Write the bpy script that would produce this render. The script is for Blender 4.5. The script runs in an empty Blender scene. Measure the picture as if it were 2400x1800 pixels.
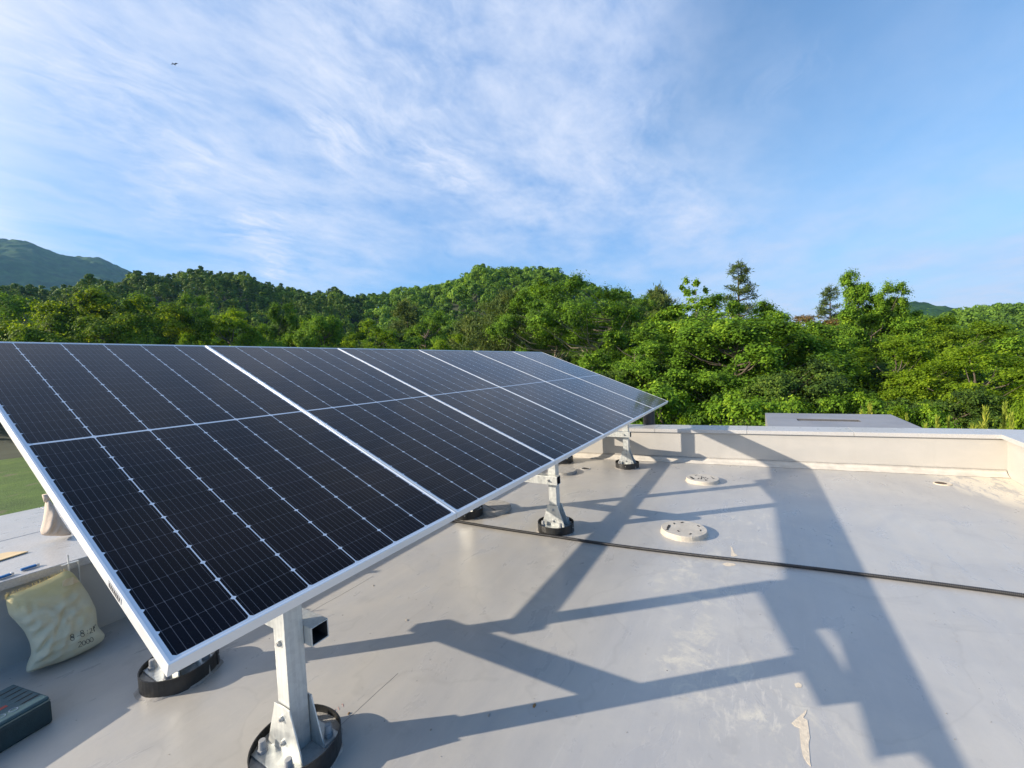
import bpy, bmesh, math, random
import numpy as np
from mathutils import Vector, Matrix

# ------------------------------------------------------------------ camera, sky, sun, exposure
scn = bpy.context.scene
COL = scn.collection
R = math.radians
F_PX, PITCH, ROLL, YAW = 975.58, R(2.2947), R(-2.66), R(59.782)     # measured on the 2400 px wide photograph
EYE = np.array([0.0, 0.0, 1.5])
_fw = np.array([math.sin(YAW)*math.cos(PITCH), math.cos(YAW)*math.cos(PITCH), -math.sin(PITCH)])
_r = np.cross(_fw, [0, 0, 1]); _r /= np.linalg.norm(_r)
_u = np.cross(_r, _fw)
_c, _s = math.cos(ROLL), math.sin(ROLL)
_r, _u = _c*_r + _s*_u, -_s*_r + _c*_u

cam_d = bpy.data.cameras.new("camera")
cam_d.sensor_width = 36.0
cam_d.lens = 36.0*F_PX/2400.0
cam_d.clip_start = 0.05
cam_d.clip_end = 9000
cam = bpy.data.objects.new("camera", cam_d)
COL.objects.link(cam)
cam.matrix_world = Matrix(((_r[0], _u[0], -_fw[0], EYE[0]), (_r[1], _u[1], -_fw[1], EYE[1]),
                           (_r[2], _u[2], -_fw[2], EYE[2]), (0, 0, 0, 1)))
scn.camera = cam

SUN_H = np.array([-0.641, 0.767]); SUN_H /= np.linalg.norm(SUN_H)
SUN_EL = math.atan(0.3835)
sun_dir = Vector((SUN_H[0]*math.cos(SUN_EL), SUN_H[1]*math.cos(SUN_EL), math.sin(SUN_EL)))
sd = bpy.data.lights.new("sun", 'SUN')
sd.energy = 4.35
sd.angle = R(0.55)
sd.color = (1.0, 0.88, 0.72)
so = bpy.data.objects.new("sun", sd)
COL.objects.link(so)
so.rotation_euler = sun_dir.to_track_quat('Z', 'Y').to_euler()
so.location = (-20, 25, 20)

scn.view_settings.view_transform = 'Standard'
scn.view_settings.look = 'None'
scn.view_settings.gamma = 1.0
scn.view_settings.exposure = 0.97
scn.cycles.max_bounces = 8
scn.cycles.diffuse_bounces = 2
scn.cycles.glossy_bounces = 3
scn.cycles.transmission_bounces = 3
scn.cycles.volume_bounces = 0
scn.cycles.use_denoising = True


class NT:
    """small helper to wire shader nodes"""
    def __init__(self, tree):
        self.t = tree; self.n = tree.nodes; self.l = tree.links
    def new(self, kind, **kw):
        nd = self.n.new(kind)
        for k, v in kw.items():
            setattr(nd, k, v)
        return nd
    def put(self, sock, v):
        if isinstance(v, bpy.types.NodeSocket):
            self.l.new(v, sock)
        else:
            sock.default_value = v
    def m(self, op, a, b=None, c=None, clamp=False):
        nd = self.new('ShaderNodeMath', operation=op)
        nd.use_clamp = clamp
        self.put(nd.inputs[0], a)
        if b is not None: self.put(nd.inputs[1], b)
        if c is not None: self.put(nd.inputs[2], c)
        return nd.outputs[0]
    def vm(self, op, a, b=None, out=0):
        nd = self.new('ShaderNodeVectorMath', operation=op)
        self.put(nd.inputs[0], a)
        if b is not None: self.put(nd.inputs[1], b)
        return nd.outputs[out]
    def noise(self, vec, scale, detail=3, rough=0.5, dist=0.0, out='Fac'):
        nd = self.new('ShaderNodeTexNoise')
        self.put(nd.inputs['Vector'], vec)
        nd.inputs['Scale'].default_value = scale
        nd.inputs['Detail'].default_value = detail
        nd.inputs['Roughness'].default_value = rough
        nd.inputs['Distortion'].default_value = dist
        return nd.outputs[out]
    def ramp(self, fac, stops, interp='LINEAR'):
        nd = self.new('ShaderNodeValToRGB')
        cr = nd.color_ramp; cr.interpolation = interp
        while len(cr.elements) < len(stops): cr.elements.new(0.5)
        for e, (p, c) in zip(cr.elements, stops):
            e.position = p
            e.color = (c, c, c, 1) if isinstance(c, (int, float)) else (*c, 1)
        self.put(nd.inputs[0], fac)
        return nd.outputs[0]
    def mix(self, fac, a, b, blend='MIX'):
        nd = self.new('ShaderNodeMix', data_type='RGBA', blend_type=blend)
        self.put(nd.inputs[0], fac)
        for s, v in ((nd.inputs[6], a), (nd.inputs[7], b)):
            if isinstance(v, (tuple, list)) and len(v) == 3: v = (*v, 1)
            self.put(s, v)
        return nd.outputs[2]
    def sep(self, v):
        nd = self.new('ShaderNodeSeparateXYZ'); self.put(nd.inputs[0], v); return nd.outputs
    def comb(self, x, y, z):
        nd = self.new('ShaderNodeCombineXYZ')
        for i, q in enumerate((x, y, z)): self.put(nd.inputs[i], q)
        return nd.outputs[0]
    def mapping(self, v, loc=(0, 0, 0), rot=(0, 0, 0), scale=(1, 1, 1)):
        nd = self.new('ShaderNodeMapping'); self.put(nd.inputs[0], v)
        nd.inputs[1].default_value = loc; nd.inputs[2].default_value = rot; nd.inputs[3].default_value = scale
        return nd.outputs[0]


def ray(px, py):
    d = _fw + _r*(px-1200)/F_PX - _u*(py-900)/F_PX
    return d/np.linalg.norm(d)

def at(px, py, dist):
    """point seen at that spot of the photograph, at a horizontal distance from the camera"""
    d = ray(px, py)
    return EYE + d*dist/math.hypot(d[0], d[1])


world = bpy.data.worlds.new("World")
scn.world = world
world.use_nodes = True
w = NT(world.node_tree)
w.n.clear()
sky = w.new('ShaderNodeTexSky')
sky.sky_type = 'NISHITA'
sky.sun_disc = False
sky.sun_elevation = SUN_EL
sky.sun_rotation = math.atan2(SUN_H[0], SUN_H[1])
sky.altitude = 100
sky.air_density = 1.0
sky.dust_density = 0.6
sky.ozone_density = 2.2
gen = w.new('ShaderNodeTexCoord').outputs['Generated']
dx, dy, dz = w.sep(gen)
inv = w.m('DIVIDE', 1.0, w.m('ADD', w.m('MAXIMUM', dz, 0.0), 0.12))
plane = w.comb(w.m('MULTIPLY', dx, inv), w.m('MULTIPLY', dy, inv), 0.0)
warp = w.noise(plane, 1.1, 4, 0.55, out='Color')
pw = w.vm('ADD', plane, w.vm('MULTIPLY', w.vm('SUBTRACT', warp, (0.5, 0.5, 0.5)), (0.55, 0.55, 0)))
STREAK = R(-38)
soft = w.mapping(pw, rot=(0, 0, STREAK), scale=(0.8, 1.7, 1))
n1 = w.noise(soft, 1.2, 10, 0.58, 0.3)
n2 = w.noise(w.mapping(pw, loc=(3.1, 1.7, 0), rot=(0, 0, STREAK+0.5), scale=(1.0, 2.0, 1)), 2.2, 10, 0.60, 0.5)
n3 = w.noise(w.mapping(w.vm('ADD', plane, w.vm('MULTIPLY', w.vm('SUBTRACT', warp, (.5, .5, .5)), (.2, .2, 0))), loc=(7.3, 2.2, 0), rot=(0, 0, 0.6), scale=(1.0, 1.35, 1)), 2.6, 11, 0.66, 0.0)
def blob(px, py, inner, outer):
    d = ray(px, py)
    c = w.vm('DOT_PRODUCT', w.vm('NORMALIZE', w.vm('ADD', gen, w.vm('MULTIPLY', w.vm('SUBTRACT', warp, (.5, .5, .5)), (.40, .40, .40)))), tuple(d), out=1)
    nd = w.new('ShaderNodeMapRange'); nd.interpolation_type = 'SMOOTHSTEP'
    w.put(nd.inputs[0], c)
    nd.inputs[1].default_value = math.cos(R(outer)); nd.inputs[2].default_value = math.cos(R(inner))
    nd.inputs[3].default_value = 0; nd.inputs[4].default_value = 1
    return nd.outputs[0]
def mx(*a):
    o = a[0]
    for q in a[1:]: o = w.m('MAXIMUM', o, q)
    return o
big = mx(blob(820, 60, 8, 28), blob(1250, 180, 10, 23), blob(1520, 330, 3, 18), w.m('MULTIPLY', blob(560, 200, 8, 28), 0.9))
left = w.m('MULTIPLY', blob(60, 330, 12, 38), 0.8)
hole = blob(2120, 60, 9, 27)
clear = w.m('SUBTRACT', 1.0, w.m('MULTIPLY', hole, 0.75))
haze_low = w.m('POWER', w.m('SUBTRACT', 1.0, w.m('MAXIMUM', dz, 0.0), clamp=True), 5.0)
tex = w.m('ADD', w.m('ADD', w.m('MULTIPLY', n3, 1.45), w.m('MULTIPLY', n2, 0.35)), w.m('MULTIPLY', n1, 0.2))      # about 1.0
core = w.m('MULTIPLY', big, w.m('ADD', 0.53, w.m('MULTIPLY', w.m('SUBTRACT', tex, 0.98), 1.35)))
side = w.m('MULTIPLY', left, w.m('ADD', 0.23, w.m('MULTIPLY', w.m('SUBTRACT', w.m('ADD', w.m('MULTIPLY', n2, 1.2), w.m('MULTIPLY', n1, 0.8)), 0.98), 1.0)))
wisps = w.ramp(w.m('ADD', w.m('MULTIPLY', n1, 0.45), w.m('MULTIPLY', n2, 0.55)), [(0.47, 0.0), (0.76, 0.48)])
dens = mx(core, side, 0.0)
dens = w.m('ADD', dens, w.m('MULTIPLY', wisps, w.m('MULTIPLY', clear, w.m('SUBTRACT', 0.70, w.m('MULTIPLY', dens, 0.5)))))
dens = w.m('ADD', dens, w.m('MULTIPLY', blob(2180, 650, 8, 32), w.m('MULTIPLY', n3, 1.25)))
crisp = w.m('MULTIPLY', w.m('SUBTRACT', w.noise(w.mapping(pw, loc=(1.3, 5.2, 0), rot=(0, 0, STREAK+0.6), scale=(1.0, 2.2, 1)), 6.5, 11, 0.68, 0.3), 0.44), 3.2, clamp=True)
spots = mx(blob(1895, 235, 0.2, 3.6), blob(745, 320, 0.5, 6), blob(1040, 388, 0.5, 5.5), blob(620, 568, 0.3, 4.5), w.m('MULTIPLY', blob(400, 430, 0.5, 7), 0.7), w.m('MULTIPLY', blob(200, 190, 1, 10), 0.7), w.m('MULTIPLY', blob(900, 120, 2, 14), 0.5), w.m('MULTIPLY', blob(1560, 330, 1, 7), 0.5))
dens = w.m('ADD', dens, w.m('MULTIPLY', spots, w.m('MULTIPLY', crisp, 0.62)))
dens = w.m('MULTIPLY', dens, w.m('SUBTRACT', 1.0, w.m('MULTIPLY', hole, 0.72)), clamp=True)
SKY_ST = 0.10
# thin high veil over the clear-air sky, thicker towards the horizon
skyc = w.mix(w.m('ADD', 0.0, w.m('MULTIPLY', clear, 0.58)), w.mix(1.0, sky.outputs[0], (0.72, 1.0, 1.12), 'MULTIPLY'), (0.88, 2.15, 4.75))
skyc = w.mix(w.m('MULTIPLY', haze_low, 0.74), skyc, (2.1, 3.55, 5.3))
out_c = w.mix(dens, skyc, (3.9, 4.3, 5.25))
sdot = w.vm('DOT_PRODUCT', gen, tuple(sun_dir), out=1)  # warm glow round the unseen sun, added to make the fill less blue
glow = w.new('ShaderNodeMapRange'); glow.interpolation_type = 'SMOOTHERSTEP'
w.put(glow.inputs[0], sdot); glow.inputs[1].default_value = math.cos(R(57)); glow.inputs[2].default_value = math.cos(R(8))
glow.inputs[3].default_value = 0; glow.inputs[4].default_value = 1
out_c = w.mix(w.m('MULTIPLY', glow.outputs[0], 0.62), out_c, (13.0, 10.8, 8.0))
bg = w.new('ShaderNodeBackground')
w.put(bg.inputs[0], out_c)
bg.inputs[1].default_value = SKY_ST
w.l.new(bg.outputs[0], w.new('ShaderNodeOutputWorld').inputs[0])


# ------------------------------------------------------------------ materials
def mat(name):
    m = bpy.data.materials.new(name)
    m.use_nodes = True
    n = NT(m.node_tree)
    b = n.n['Principled BSDF']
    return m, n, b

def objc(n):
    return n.new('ShaderNodeTexCoord').outputs['Object']

def simple(name, col, rough=0.5, metal=0.0, var=0.15, scale=8.0, bump=0.0, bscale=60.0, spec=0.5):
    m, n, b = mat(name)
    o = objc(n)
    f = n.noise(o, scale, 5, 0.6)
    lo = tuple(c*(1-var) for c in col); hi = tuple(min(1, c*(1+var)) for c in col)
    n.put(b.inputs['Base Color'], n.ramp(f, [(0.3, lo), (0.7, hi)]))
    n.put(b.inputs['Roughness'], n.ramp(n.noise(o, scale*2.3, 4), [(0.3, max(0.02, rough-0.08)), (0.7, min(1, rough+0.08))]))
    b.inputs['Metallic'].default_value = metal
    b.inputs['Specular IOR Level'].default_value = spec
    if bump:
        bn = n.new('ShaderNodeBump'); bn.inputs['Strength'].default_value = bump; bn.inputs['Distance'].default_value = 0.01
        n.put(bn.inputs['Height'], n.noise(o, bscale, 5, 0.6))
        n.put(b.inputs['Normal'], bn.outputs[0])
    return m

# --- roof coating: grey epoxy, worn, semi gloss
def make_floor_mat():
    m, n, b = mat("grey_roof_coating")
    o = objc(n)
    big_n = n.noise(o, 0.55, 5, 0.6)
    mid = n.noise(n.mapping(o, rot=(0, 0, 0.5), scale=(1, 2.2, 1)), 2.4, 7, 0.65, 0.6)
    fine = n.noise(o, 55, 4, 0.6)
    base = n.ramp(big_n, [(0.3, (0.405, 0.390, 0.360)), (0.7, (0.475, 0.455, 0.415))])
    base = n.mix(n.m('MULTIPLY', n.ramp(mid, [(0.42, 0.0), (0.72, 1.0)]), 0.35), base, (0.50, 0.47, 0.41))
    base = n.mix(n.m('MULTIPLY', n.ramp(mid, [(0.25, 1.0), (0.45, 0.0)]), 0.35), base, (0.34, 0.345, 0.36))
    base = n.mix(n.m('MULTIPLY', fine, 0.10), base, (0.30, 0.29, 0.27))
    # pale plaster scuffs, concentrated where the photo has them (work area in front of the row)
    x, y, z = n.sep(o)
    def area(cx, cy, rx, ry):
        q = n.m('ADD', n.m('POWER', n.m('DIVIDE', n.m('SUBTRACT', x, cx), rx), 2), n.m('POWER', n.m('DIVIDE', n.m('SUBTRACT', y, cy), ry), 2))
        return n.m('SUBTRACT', 1.0, q, clamp=True)
    zone = n.m('MAXIMUM', area(2.0, 0.05, 1.0, 0.55), area(4.3, 0.1, 1.5, 0.9))
    zone = n.m('MAXIMUM', zone, n.m('MULTIPLY', area(3.4, -1.2, 2.6, 1.3), 0.55))
    zone = n.m('MAXIMUM', zone, n.m('MULTIPLY', area(1.7, 0.0, 0.7, 0.8), 0.9))
    scr = n.noise(n.mapping(o, rot=(0, 0, 0.9), scale=(1, 3.2, 1)), 7.5, 8, 0.72, 0.8)
    thr = n.m('SUBTRACT', 0.70, n.m('MULTIPLY', zone, 0.17))
    scuff = n.m('MULTIPLY', n.m('SUBTRACT', scr, thr), 9, clamp=True)
    scuff = n.m('MULTIPLY', scuff, n.m('ADD', n.m('MULTIPLY', zone, 0.42), 0.08))
    base = n.mix(scuff, base, (0.72, 0.66, 0.55))
    # soft cream blotches of old filler and broad damp-looking mottling
    blz = n.m('MAXIMUM', area(2.18, 0.25, 0.42, 0.30), n.m('MAXIMUM', n.m('MULTIPLY', area(3.0, 0.35, 0.7, 0.35), 0.7), n.m('MULTIPLY', area(1.9, -0.02, 0.35, 0.35), 0.8)))
    bl = n.noise(n.vm('ADD', o, (3.3, 1.1, 0)), 6.0, 9, 0.72, 0.5)
    bl = n.m('MULTIPLY', n.m('MULTIPLY', n.m('SUBTRACT', bl, 0.50), 7, clamp=True), n.m('MULTIPLY', blz, 1.6, clamp=True))
    base = n.mix(n.m('MULTIPLY', bl, 0.75), base, (0.66, 0.60, 0.47))
    mott = n.noise(n.vm('ADD', o, (9.1, 4.2, 0)), 1.1, 8, 0.68, 1.2)
    base = n.mix(n.m('MULTIPLY', n.ramp(mott, [(0.40, 0.0), (0.60, 1.0)]), 0.42), base, (0.325, 0.325, 0.33))
    roll = n.noise(n.mapping(o, rot=(0, 0, 1.25), scale=(0.35, 5.0, 1)), 2.2, 5, 0.6)
    base = n.mix(n.m('MULTIPLY', n.ramp(roll, [(0.45, 0.0), (0.75, 1.0)]), 0.22), base, (0.53, 0.51, 0.47))
    grime = n.noise(n.vm('ADD', o, (1.7, 8.4, 0)), 16, 8, 0.75, 0.4)
    base = n.mix(n.m('MULTIPLY', n.m('MULTIPLY', n.m('SUBTRACT', grime, 0.59), 7, clamp=True), 0.34), base, (0.22, 0.205, 0.185))
    # tide marks where water stood and dried
    td = n.noise(n.vm('ADD', o, (5.2, 7.7, 0)), 0.9, 4, 0.55, 0.6)
    edge = n.m('SUBTRACT', 1.0, n.m('MULTIPLY', n.m('ABSOLUTE', n.m('SUBTRACT', td, 0.53)), 70), clamp=True)
    base = n.mix(n.m('MULTIPLY', n.m('MULTIPLY', edge, n.noise(o, 5, 4, 0.6)), 0.42), base, (0.27, 0.26, 0.245))
    inside = n.m('MULTIPLY', n.m('SUBTRACT', td, 0.53), 60, clamp=True)
    base = n.mix(n.m('MULTIPLY', inside, 0.16), base, (0.36, 0.355, 0.345))
    # rubbed streaks
    stk = n.noise(n.mapping(o, rot=(0, 0, -0.35), scale=(1.0, 14, 1)), 3.0, 6, 0.7)
    base = n.mix(n.m('MULTIPLY', n.m('MULTIPLY', n.m('SUBTRACT', stk, 0.60), 9, clamp=True), 0.22), base, (0.62, 0.61, 0.58))
    # dark specks of grit
    vo = n.new('ShaderNodeTexVoronoi'); n.put(vo.inputs['Vector'], o); vo.inputs['Scale'].default_value = 7
    n.put(b.inputs['Base Color'], base)
    speck = n.m('LESS_THAN', vo.outputs['Distance'], n.m('MULTIPLY', n.noise(o, 2.0, 2), 0.05))
    base = n.mix(n.m('MULTIPLY', speck, 0.75), base, (0.10, 0.09, 0.08))
    # dusty pale deposit near the front right corner of the roof and along the end wall
    dus = n.m('MULTIPLY', n.m('MULTIPLY', area(6.6, -2.25, 1.2, 0.55), 2.0, clamp=True), n.ramp(n.noise(n.mapping(o, rot=(0, 0, -0.2), scale=(1, 2.5, 1)), 3.5, 9, 0.72, 0.5), [(0.42, 0.0), (0.50, 1.0)]))
    base = n.mix(n.m('MULTIPLY', dus, 0.9), base, (0.70, 0.63, 0.50))
    n.put(b.inputs['Base Color'], base)
    rg = n.ramp(mid, [(0.3, 0.24), (0.7, 0.40)])
    rg = n.m('ADD', rg, n.m('MULTIPLY', scuff, 0.3), clamp=True)
    n.put(b.inputs['Roughness'], rg)
    b.inputs['Specular IOR Level'].default_value = 0.5
    bn = n.new('ShaderNodeBump'); bn.inputs['Strength'].default_value = 0.12; bn.inputs['Distance'].default_value = 0.02
    n.put(bn.inputs['Height'], n.m('ADD', n.noise(o, 3.0, 5, 0.6), n.m('MULTIPLY', fine, 0.08)))
    n.put(b.inputs['Normal'], bn.outputs[0])
    return m

M = {}
M['floor'] = make_floor_mat()
def make_wall():
    m, n, b = mat("cream_grey_wall_paint")
    o = objc(n)
    c = n.ramp(n.noise(o, 1.6, 6, 0.6), [(0.3, (0.41, 0.395, 0.365)), (0.7, (0.46, 0.44, 0.405))])
    dr = n.noise(n.mapping(o, scale=(9, 9, 0.7)), 1.0, 6, 0.65)
    c = n.mix(n.m('MULTIPLY', n.ramp(dr, [(0.52, 0.0), (0.72, 1.0)]), 0.20), c, (0.36, 0.34, 0.31))
    tw = n.noise(n.mapping(o, rot=(0.5, 0.3, 0), scale=(1, 1, 3)), 2.2, 6, 0.6)
    c = n.mix(n.m('MULTIPLY', n.ramp(tw, [(0.48, 0.0), (0.7, 1.0)]), 0.25), c, (0.57, 0.53, 0.47))
    n.put(b.inputs['Base Color'], c)
    n.put(b.inputs['Roughness'], n.ramp(tw, [(0.3, 0.42), (0.7, 0.6)]))
    bn = n.new('ShaderNodeBump'); bn.inputs['Strength'].default_value = 0.15; bn.inputs['Distance'].default_value = 0.01
    n.put(bn.inputs['Height'], n.m('ADD', n.noise(o, 5, 6, 0.6), n.m('MULTIPLY', n.noise(o, 60, 3), 0.1))); n.put(b.inputs['Normal'], bn.outputs[0])
    return m
M['wallpaint'] = make_wall()
M['cove'] = simple("worn_cove_coating", (0.52, 0.485, 0.425), 0.55, 0, 0.13, 9, 0.2, 30)
def make_granite():
    m, n, b = mat("pale_granite")
    o = objc(n)
    a = n.noise(o, 110, 4, 0.75)
    c = n.ramp(a, [(0.28, (0.36, 0.35, 0.34)), (0.45, (0.47, 0.46, 0.445)), (0.70, (0.57, 0.56, 0.545))])
    c = n.mix(n.m('MULTIPLY', n.ramp(n.noise(o, 2.0, 6, 0.65), [(0.4, 0), (0.75, 1)]), 0.3), c, (0.40, 0.37, 0.33))
    n.put(b.inputs['Base Color'], c)
    n.put(b.inputs['Roughness'], n.ramp(n.noise(o, 12, 4), [(0.3, 0.25), (0.7, 0.42)]))
    return m
M['granite'] = make_granite()

def make_alu(name, col, rough, metal):
    m, n, b = mat(name)
    o = objc(n)
    f = n.noise(n.mapping(o, scale=(1, 1, 1)), 3.0, 4)
    n.put(b.inputs['Base Color'], n.ramp(f, [(0.3, tuple(c*0.94 for c in col)), (0.7, col)]))
    n.put(b.inputs['Roughness'], n.ramp(n.noise(o, 40, 3), [(0.3, rough-0.05), (0.7, rough+0.05)]))
    b.inputs['Metallic'].default_value = metal
    return m
M['alu'] = make_alu("anodised_aluminium", (0.80, 0.80, 0.79), 0.38, 0.30)

def make_galv():
    m, n, b = mat("galvanised_steel")
    o = objc(n)
    vo = n.new('ShaderNodeTexVoronoi'); n.put(vo.inputs['Vector'], n.vm('ADD', o, n.vm('MULTIPLY', n.noise(o, 30, 2, out='Color'), (0.02, 0.02, 0.02)))); vo.inputs['Scale'].default_value = 55
    sp = n.sep(vo.outputs['Color'])[0]
    streak = n.noise(n.mapping(o, scale=(14, 14, 0.8)), 4, 5, 0.6)
    c = n.ramp(n.m('ADD', n.m('MULTIPLY', sp, 0.16), n.m('MULTIPLY', streak, 0.84)), [(0.25, (0.44, 0.455, 0.45)), (0.55, (0.58, 0.60, 0.585)), (0.8, (0.68, 0.69, 0.66))])
    n.put(b.inputs['Base Color'], c)
    n.put(b.inputs['Roughness'], n.ramp(sp, [(0.0, 0.36), (1.0, 0.52)]))
    b.inputs['Metallic'].default_value = 0.55
    return m
M['galv'] = make_galv()
M['bore_shade'] = simple("painted_tube_shade", (0.022, 0.022, 0.026), 0.8)  # near-black that paints the shade inside the open tubes
M['bolt'] = simple("zinc_bolt", (0.50, 0.50, 0.49), 0.45, 0.6, 0.2, 40)
M['boltcap'] = simple("grey_plastic_cap", (0.30, 0.31, 0.32), 0.5, 0, 0.15, 30)
M['blackplastic'] = simple("black_plastic_strip", (0.018, 0.018, 0.018), 0.42, 0, 0.5, 18, 0.15, 40)
M['concrete'] = simple("cast_concrete", (0.36, 0.35, 0.33), 0.85, 0, 0.25, 25, 0.5, 70)
M['coatedpad'] = simple("cream_coated_concrete", (0.50, 0.45, 0.37), 0.6, 0, 0.16, 12, 0.4, 60)
M['darkgap'] = simple("dark_recess", (0.03, 0.028, 0.026), 0.9, 0, 0.2, 10)
M['conduit'] = simple("grey_black_conduit_plastic", (0.026, 0.026, 0.028), 0.5, 0, 0.3, 9)
M['darkmetal'] = simple("dark_painted_pipe", (0.035, 0.036, 0.04), 0.35, 0.2, 0.2, 6)
M['greymembrane'] = simple("grey_canopy_coating", (0.25, 0.252, 0.265), 0.6, 0, 0.14, 1.6, 0.15, 30)
M['render'] = simple("house_render", (0.42, 0.39, 0.35), 0.8, 0, 0.1, 4, 0.2, 40)
M['blue'] = simple("blue_plastic", (0.02, 0.16, 0.42), 0.3, 0, 0.1, 10)
M['bluesteel'] = simple("lighter_metal", (0.6, 0.6, 0.6), 0.3, 0.9, 0.1, 10)
M['board'] = simple("pale_plywood", (0.74, 0.56, 0.32), 0.6, 0, 0.1, 5, 0.15, 30)
M['case'] = simple("dark_teal_case_plastic", (0.008, 0.032, 0.042), 0.5, 0, 0.15, 20, 0.25, 220)
M['casetop'] = simple("teal_case_lid", (0.026, 0.080, 0.105), 0.5, 0, 0.15, 20, 0.25, 220)
M['caseedge'] = simple("grey_case_rim", (0.20, 0.24, 0.22), 0.5, 0, 0.1, 20)
M['emboss'] = simple("pale_blue_emboss", (0.10, 0.16, 0.24), 0.45, 0, 0.1, 20)
M['red'] = simple("red_print", (0.30, 0.035, 0.03), 0.5, 0, 0.1, 20)
M['sealant'] = simple("grimy_sealant", (0.27, 0.255, 0.235), 0.7, 0, 0.35, 22, 0.3, 60)
M['crackm'] = simple("dirty_crack", (0.17, 0.16, 0.15), 0.9, 0, 0.3, 30)
M['ink'] = simple("black_marker_ink", (0.02, 0.02, 0.025), 0.7, 0, 0.3, 60)
M['sticker'] = simple("grey_sticker", (0.42, 0.43, 0.44), 0.5, 0, 0.08, 30)
M['birdm'] = simple("dark_feathers", (0.02, 0.02, 0.022), 0.8)
M['debris'] = simple("dry_leaf", (0.26, 0.15, 0.06), 0.8, 0, 0.3, 60)
M['chip'] = simple("mortar_chip", (0.30, 0.28, 0.25), 0.9, 0, 0.3, 60)
M['redink'] = simple("faded_red_crayon", (0.55, 0.30, 0.27), 0.8, 0, 0.1, 60)
M['peel'] = simple("peeled_coating_primer", (0.66, 0.56, 0.42), 0.8, 0, 0.15, 40, 0.3, 90)

def make_cloth(name, base, stain):
    m, n, b = mat(name)
    o = objc(n)
    c = n.ramp(n.noise(o, 5, 6, 0.65), [(0.3, tuple(q*0.86 for q in base)), (0.7, base)])
    x, y, z = n.sep(o)
    if stain:
        top = n.m('MULTIPLY', n.m('SUBTRACT', n.m('ADD', z, n.m('MULTIPLY', n.noise(o, 9, 4), 0.10)), 0.36), 9, clamp=True)
        c = n.mix(n.m('MULTIPLY', top, 0.75), c, stain)
        c = n.mix(n.m('MULTIPLY', n.m('MULTIPLY', n.m('SUBTRACT', n.noise(n.vm('ADD', o, (4, 2, 1)), 7, 5, 0.6), 0.60), 8, clamp=True), 0.4), c, stain)
    n.put(b.inputs['Base Color'], c)
    b.inputs['Roughness'].default_value = 0.85
    b.inputs['Specular IOR Level'].default_value = 0.2
    wv = n.new('ShaderNodeTexWave'); n.put(wv.inputs['Vector'], n.mapping(o, rot=(0, 0.3, 0))); wv.inputs['Scale'].default_value = 120
    bn = n.new('ShaderNodeBump'); bn.inputs['Strength'].default_value = 0.55; bn.inputs['Distance'].default_value = 0.008
    n.put(bn.inputs['Height'], n.m('ADD', n.noise(n.mapping(o, rot=(0, 0.6, 0), scale=(1, 1, 2.6)), 16, 8, 0.62, 0.8), n.m('MULTIPLY', wv.outputs['Fac'], 0.03)))
    n.put(b.inputs['Normal'], bn.outputs[0])
    return m
M['sack'] = make_cloth("woven_sack_cloth", (0.68, 0.64, 0.47), (0.66, 0.52, 0.20))
M['bag'] = make_cloth("pale_pink_sack_cloth", (0.66, 0.55, 0.45), None)

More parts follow.
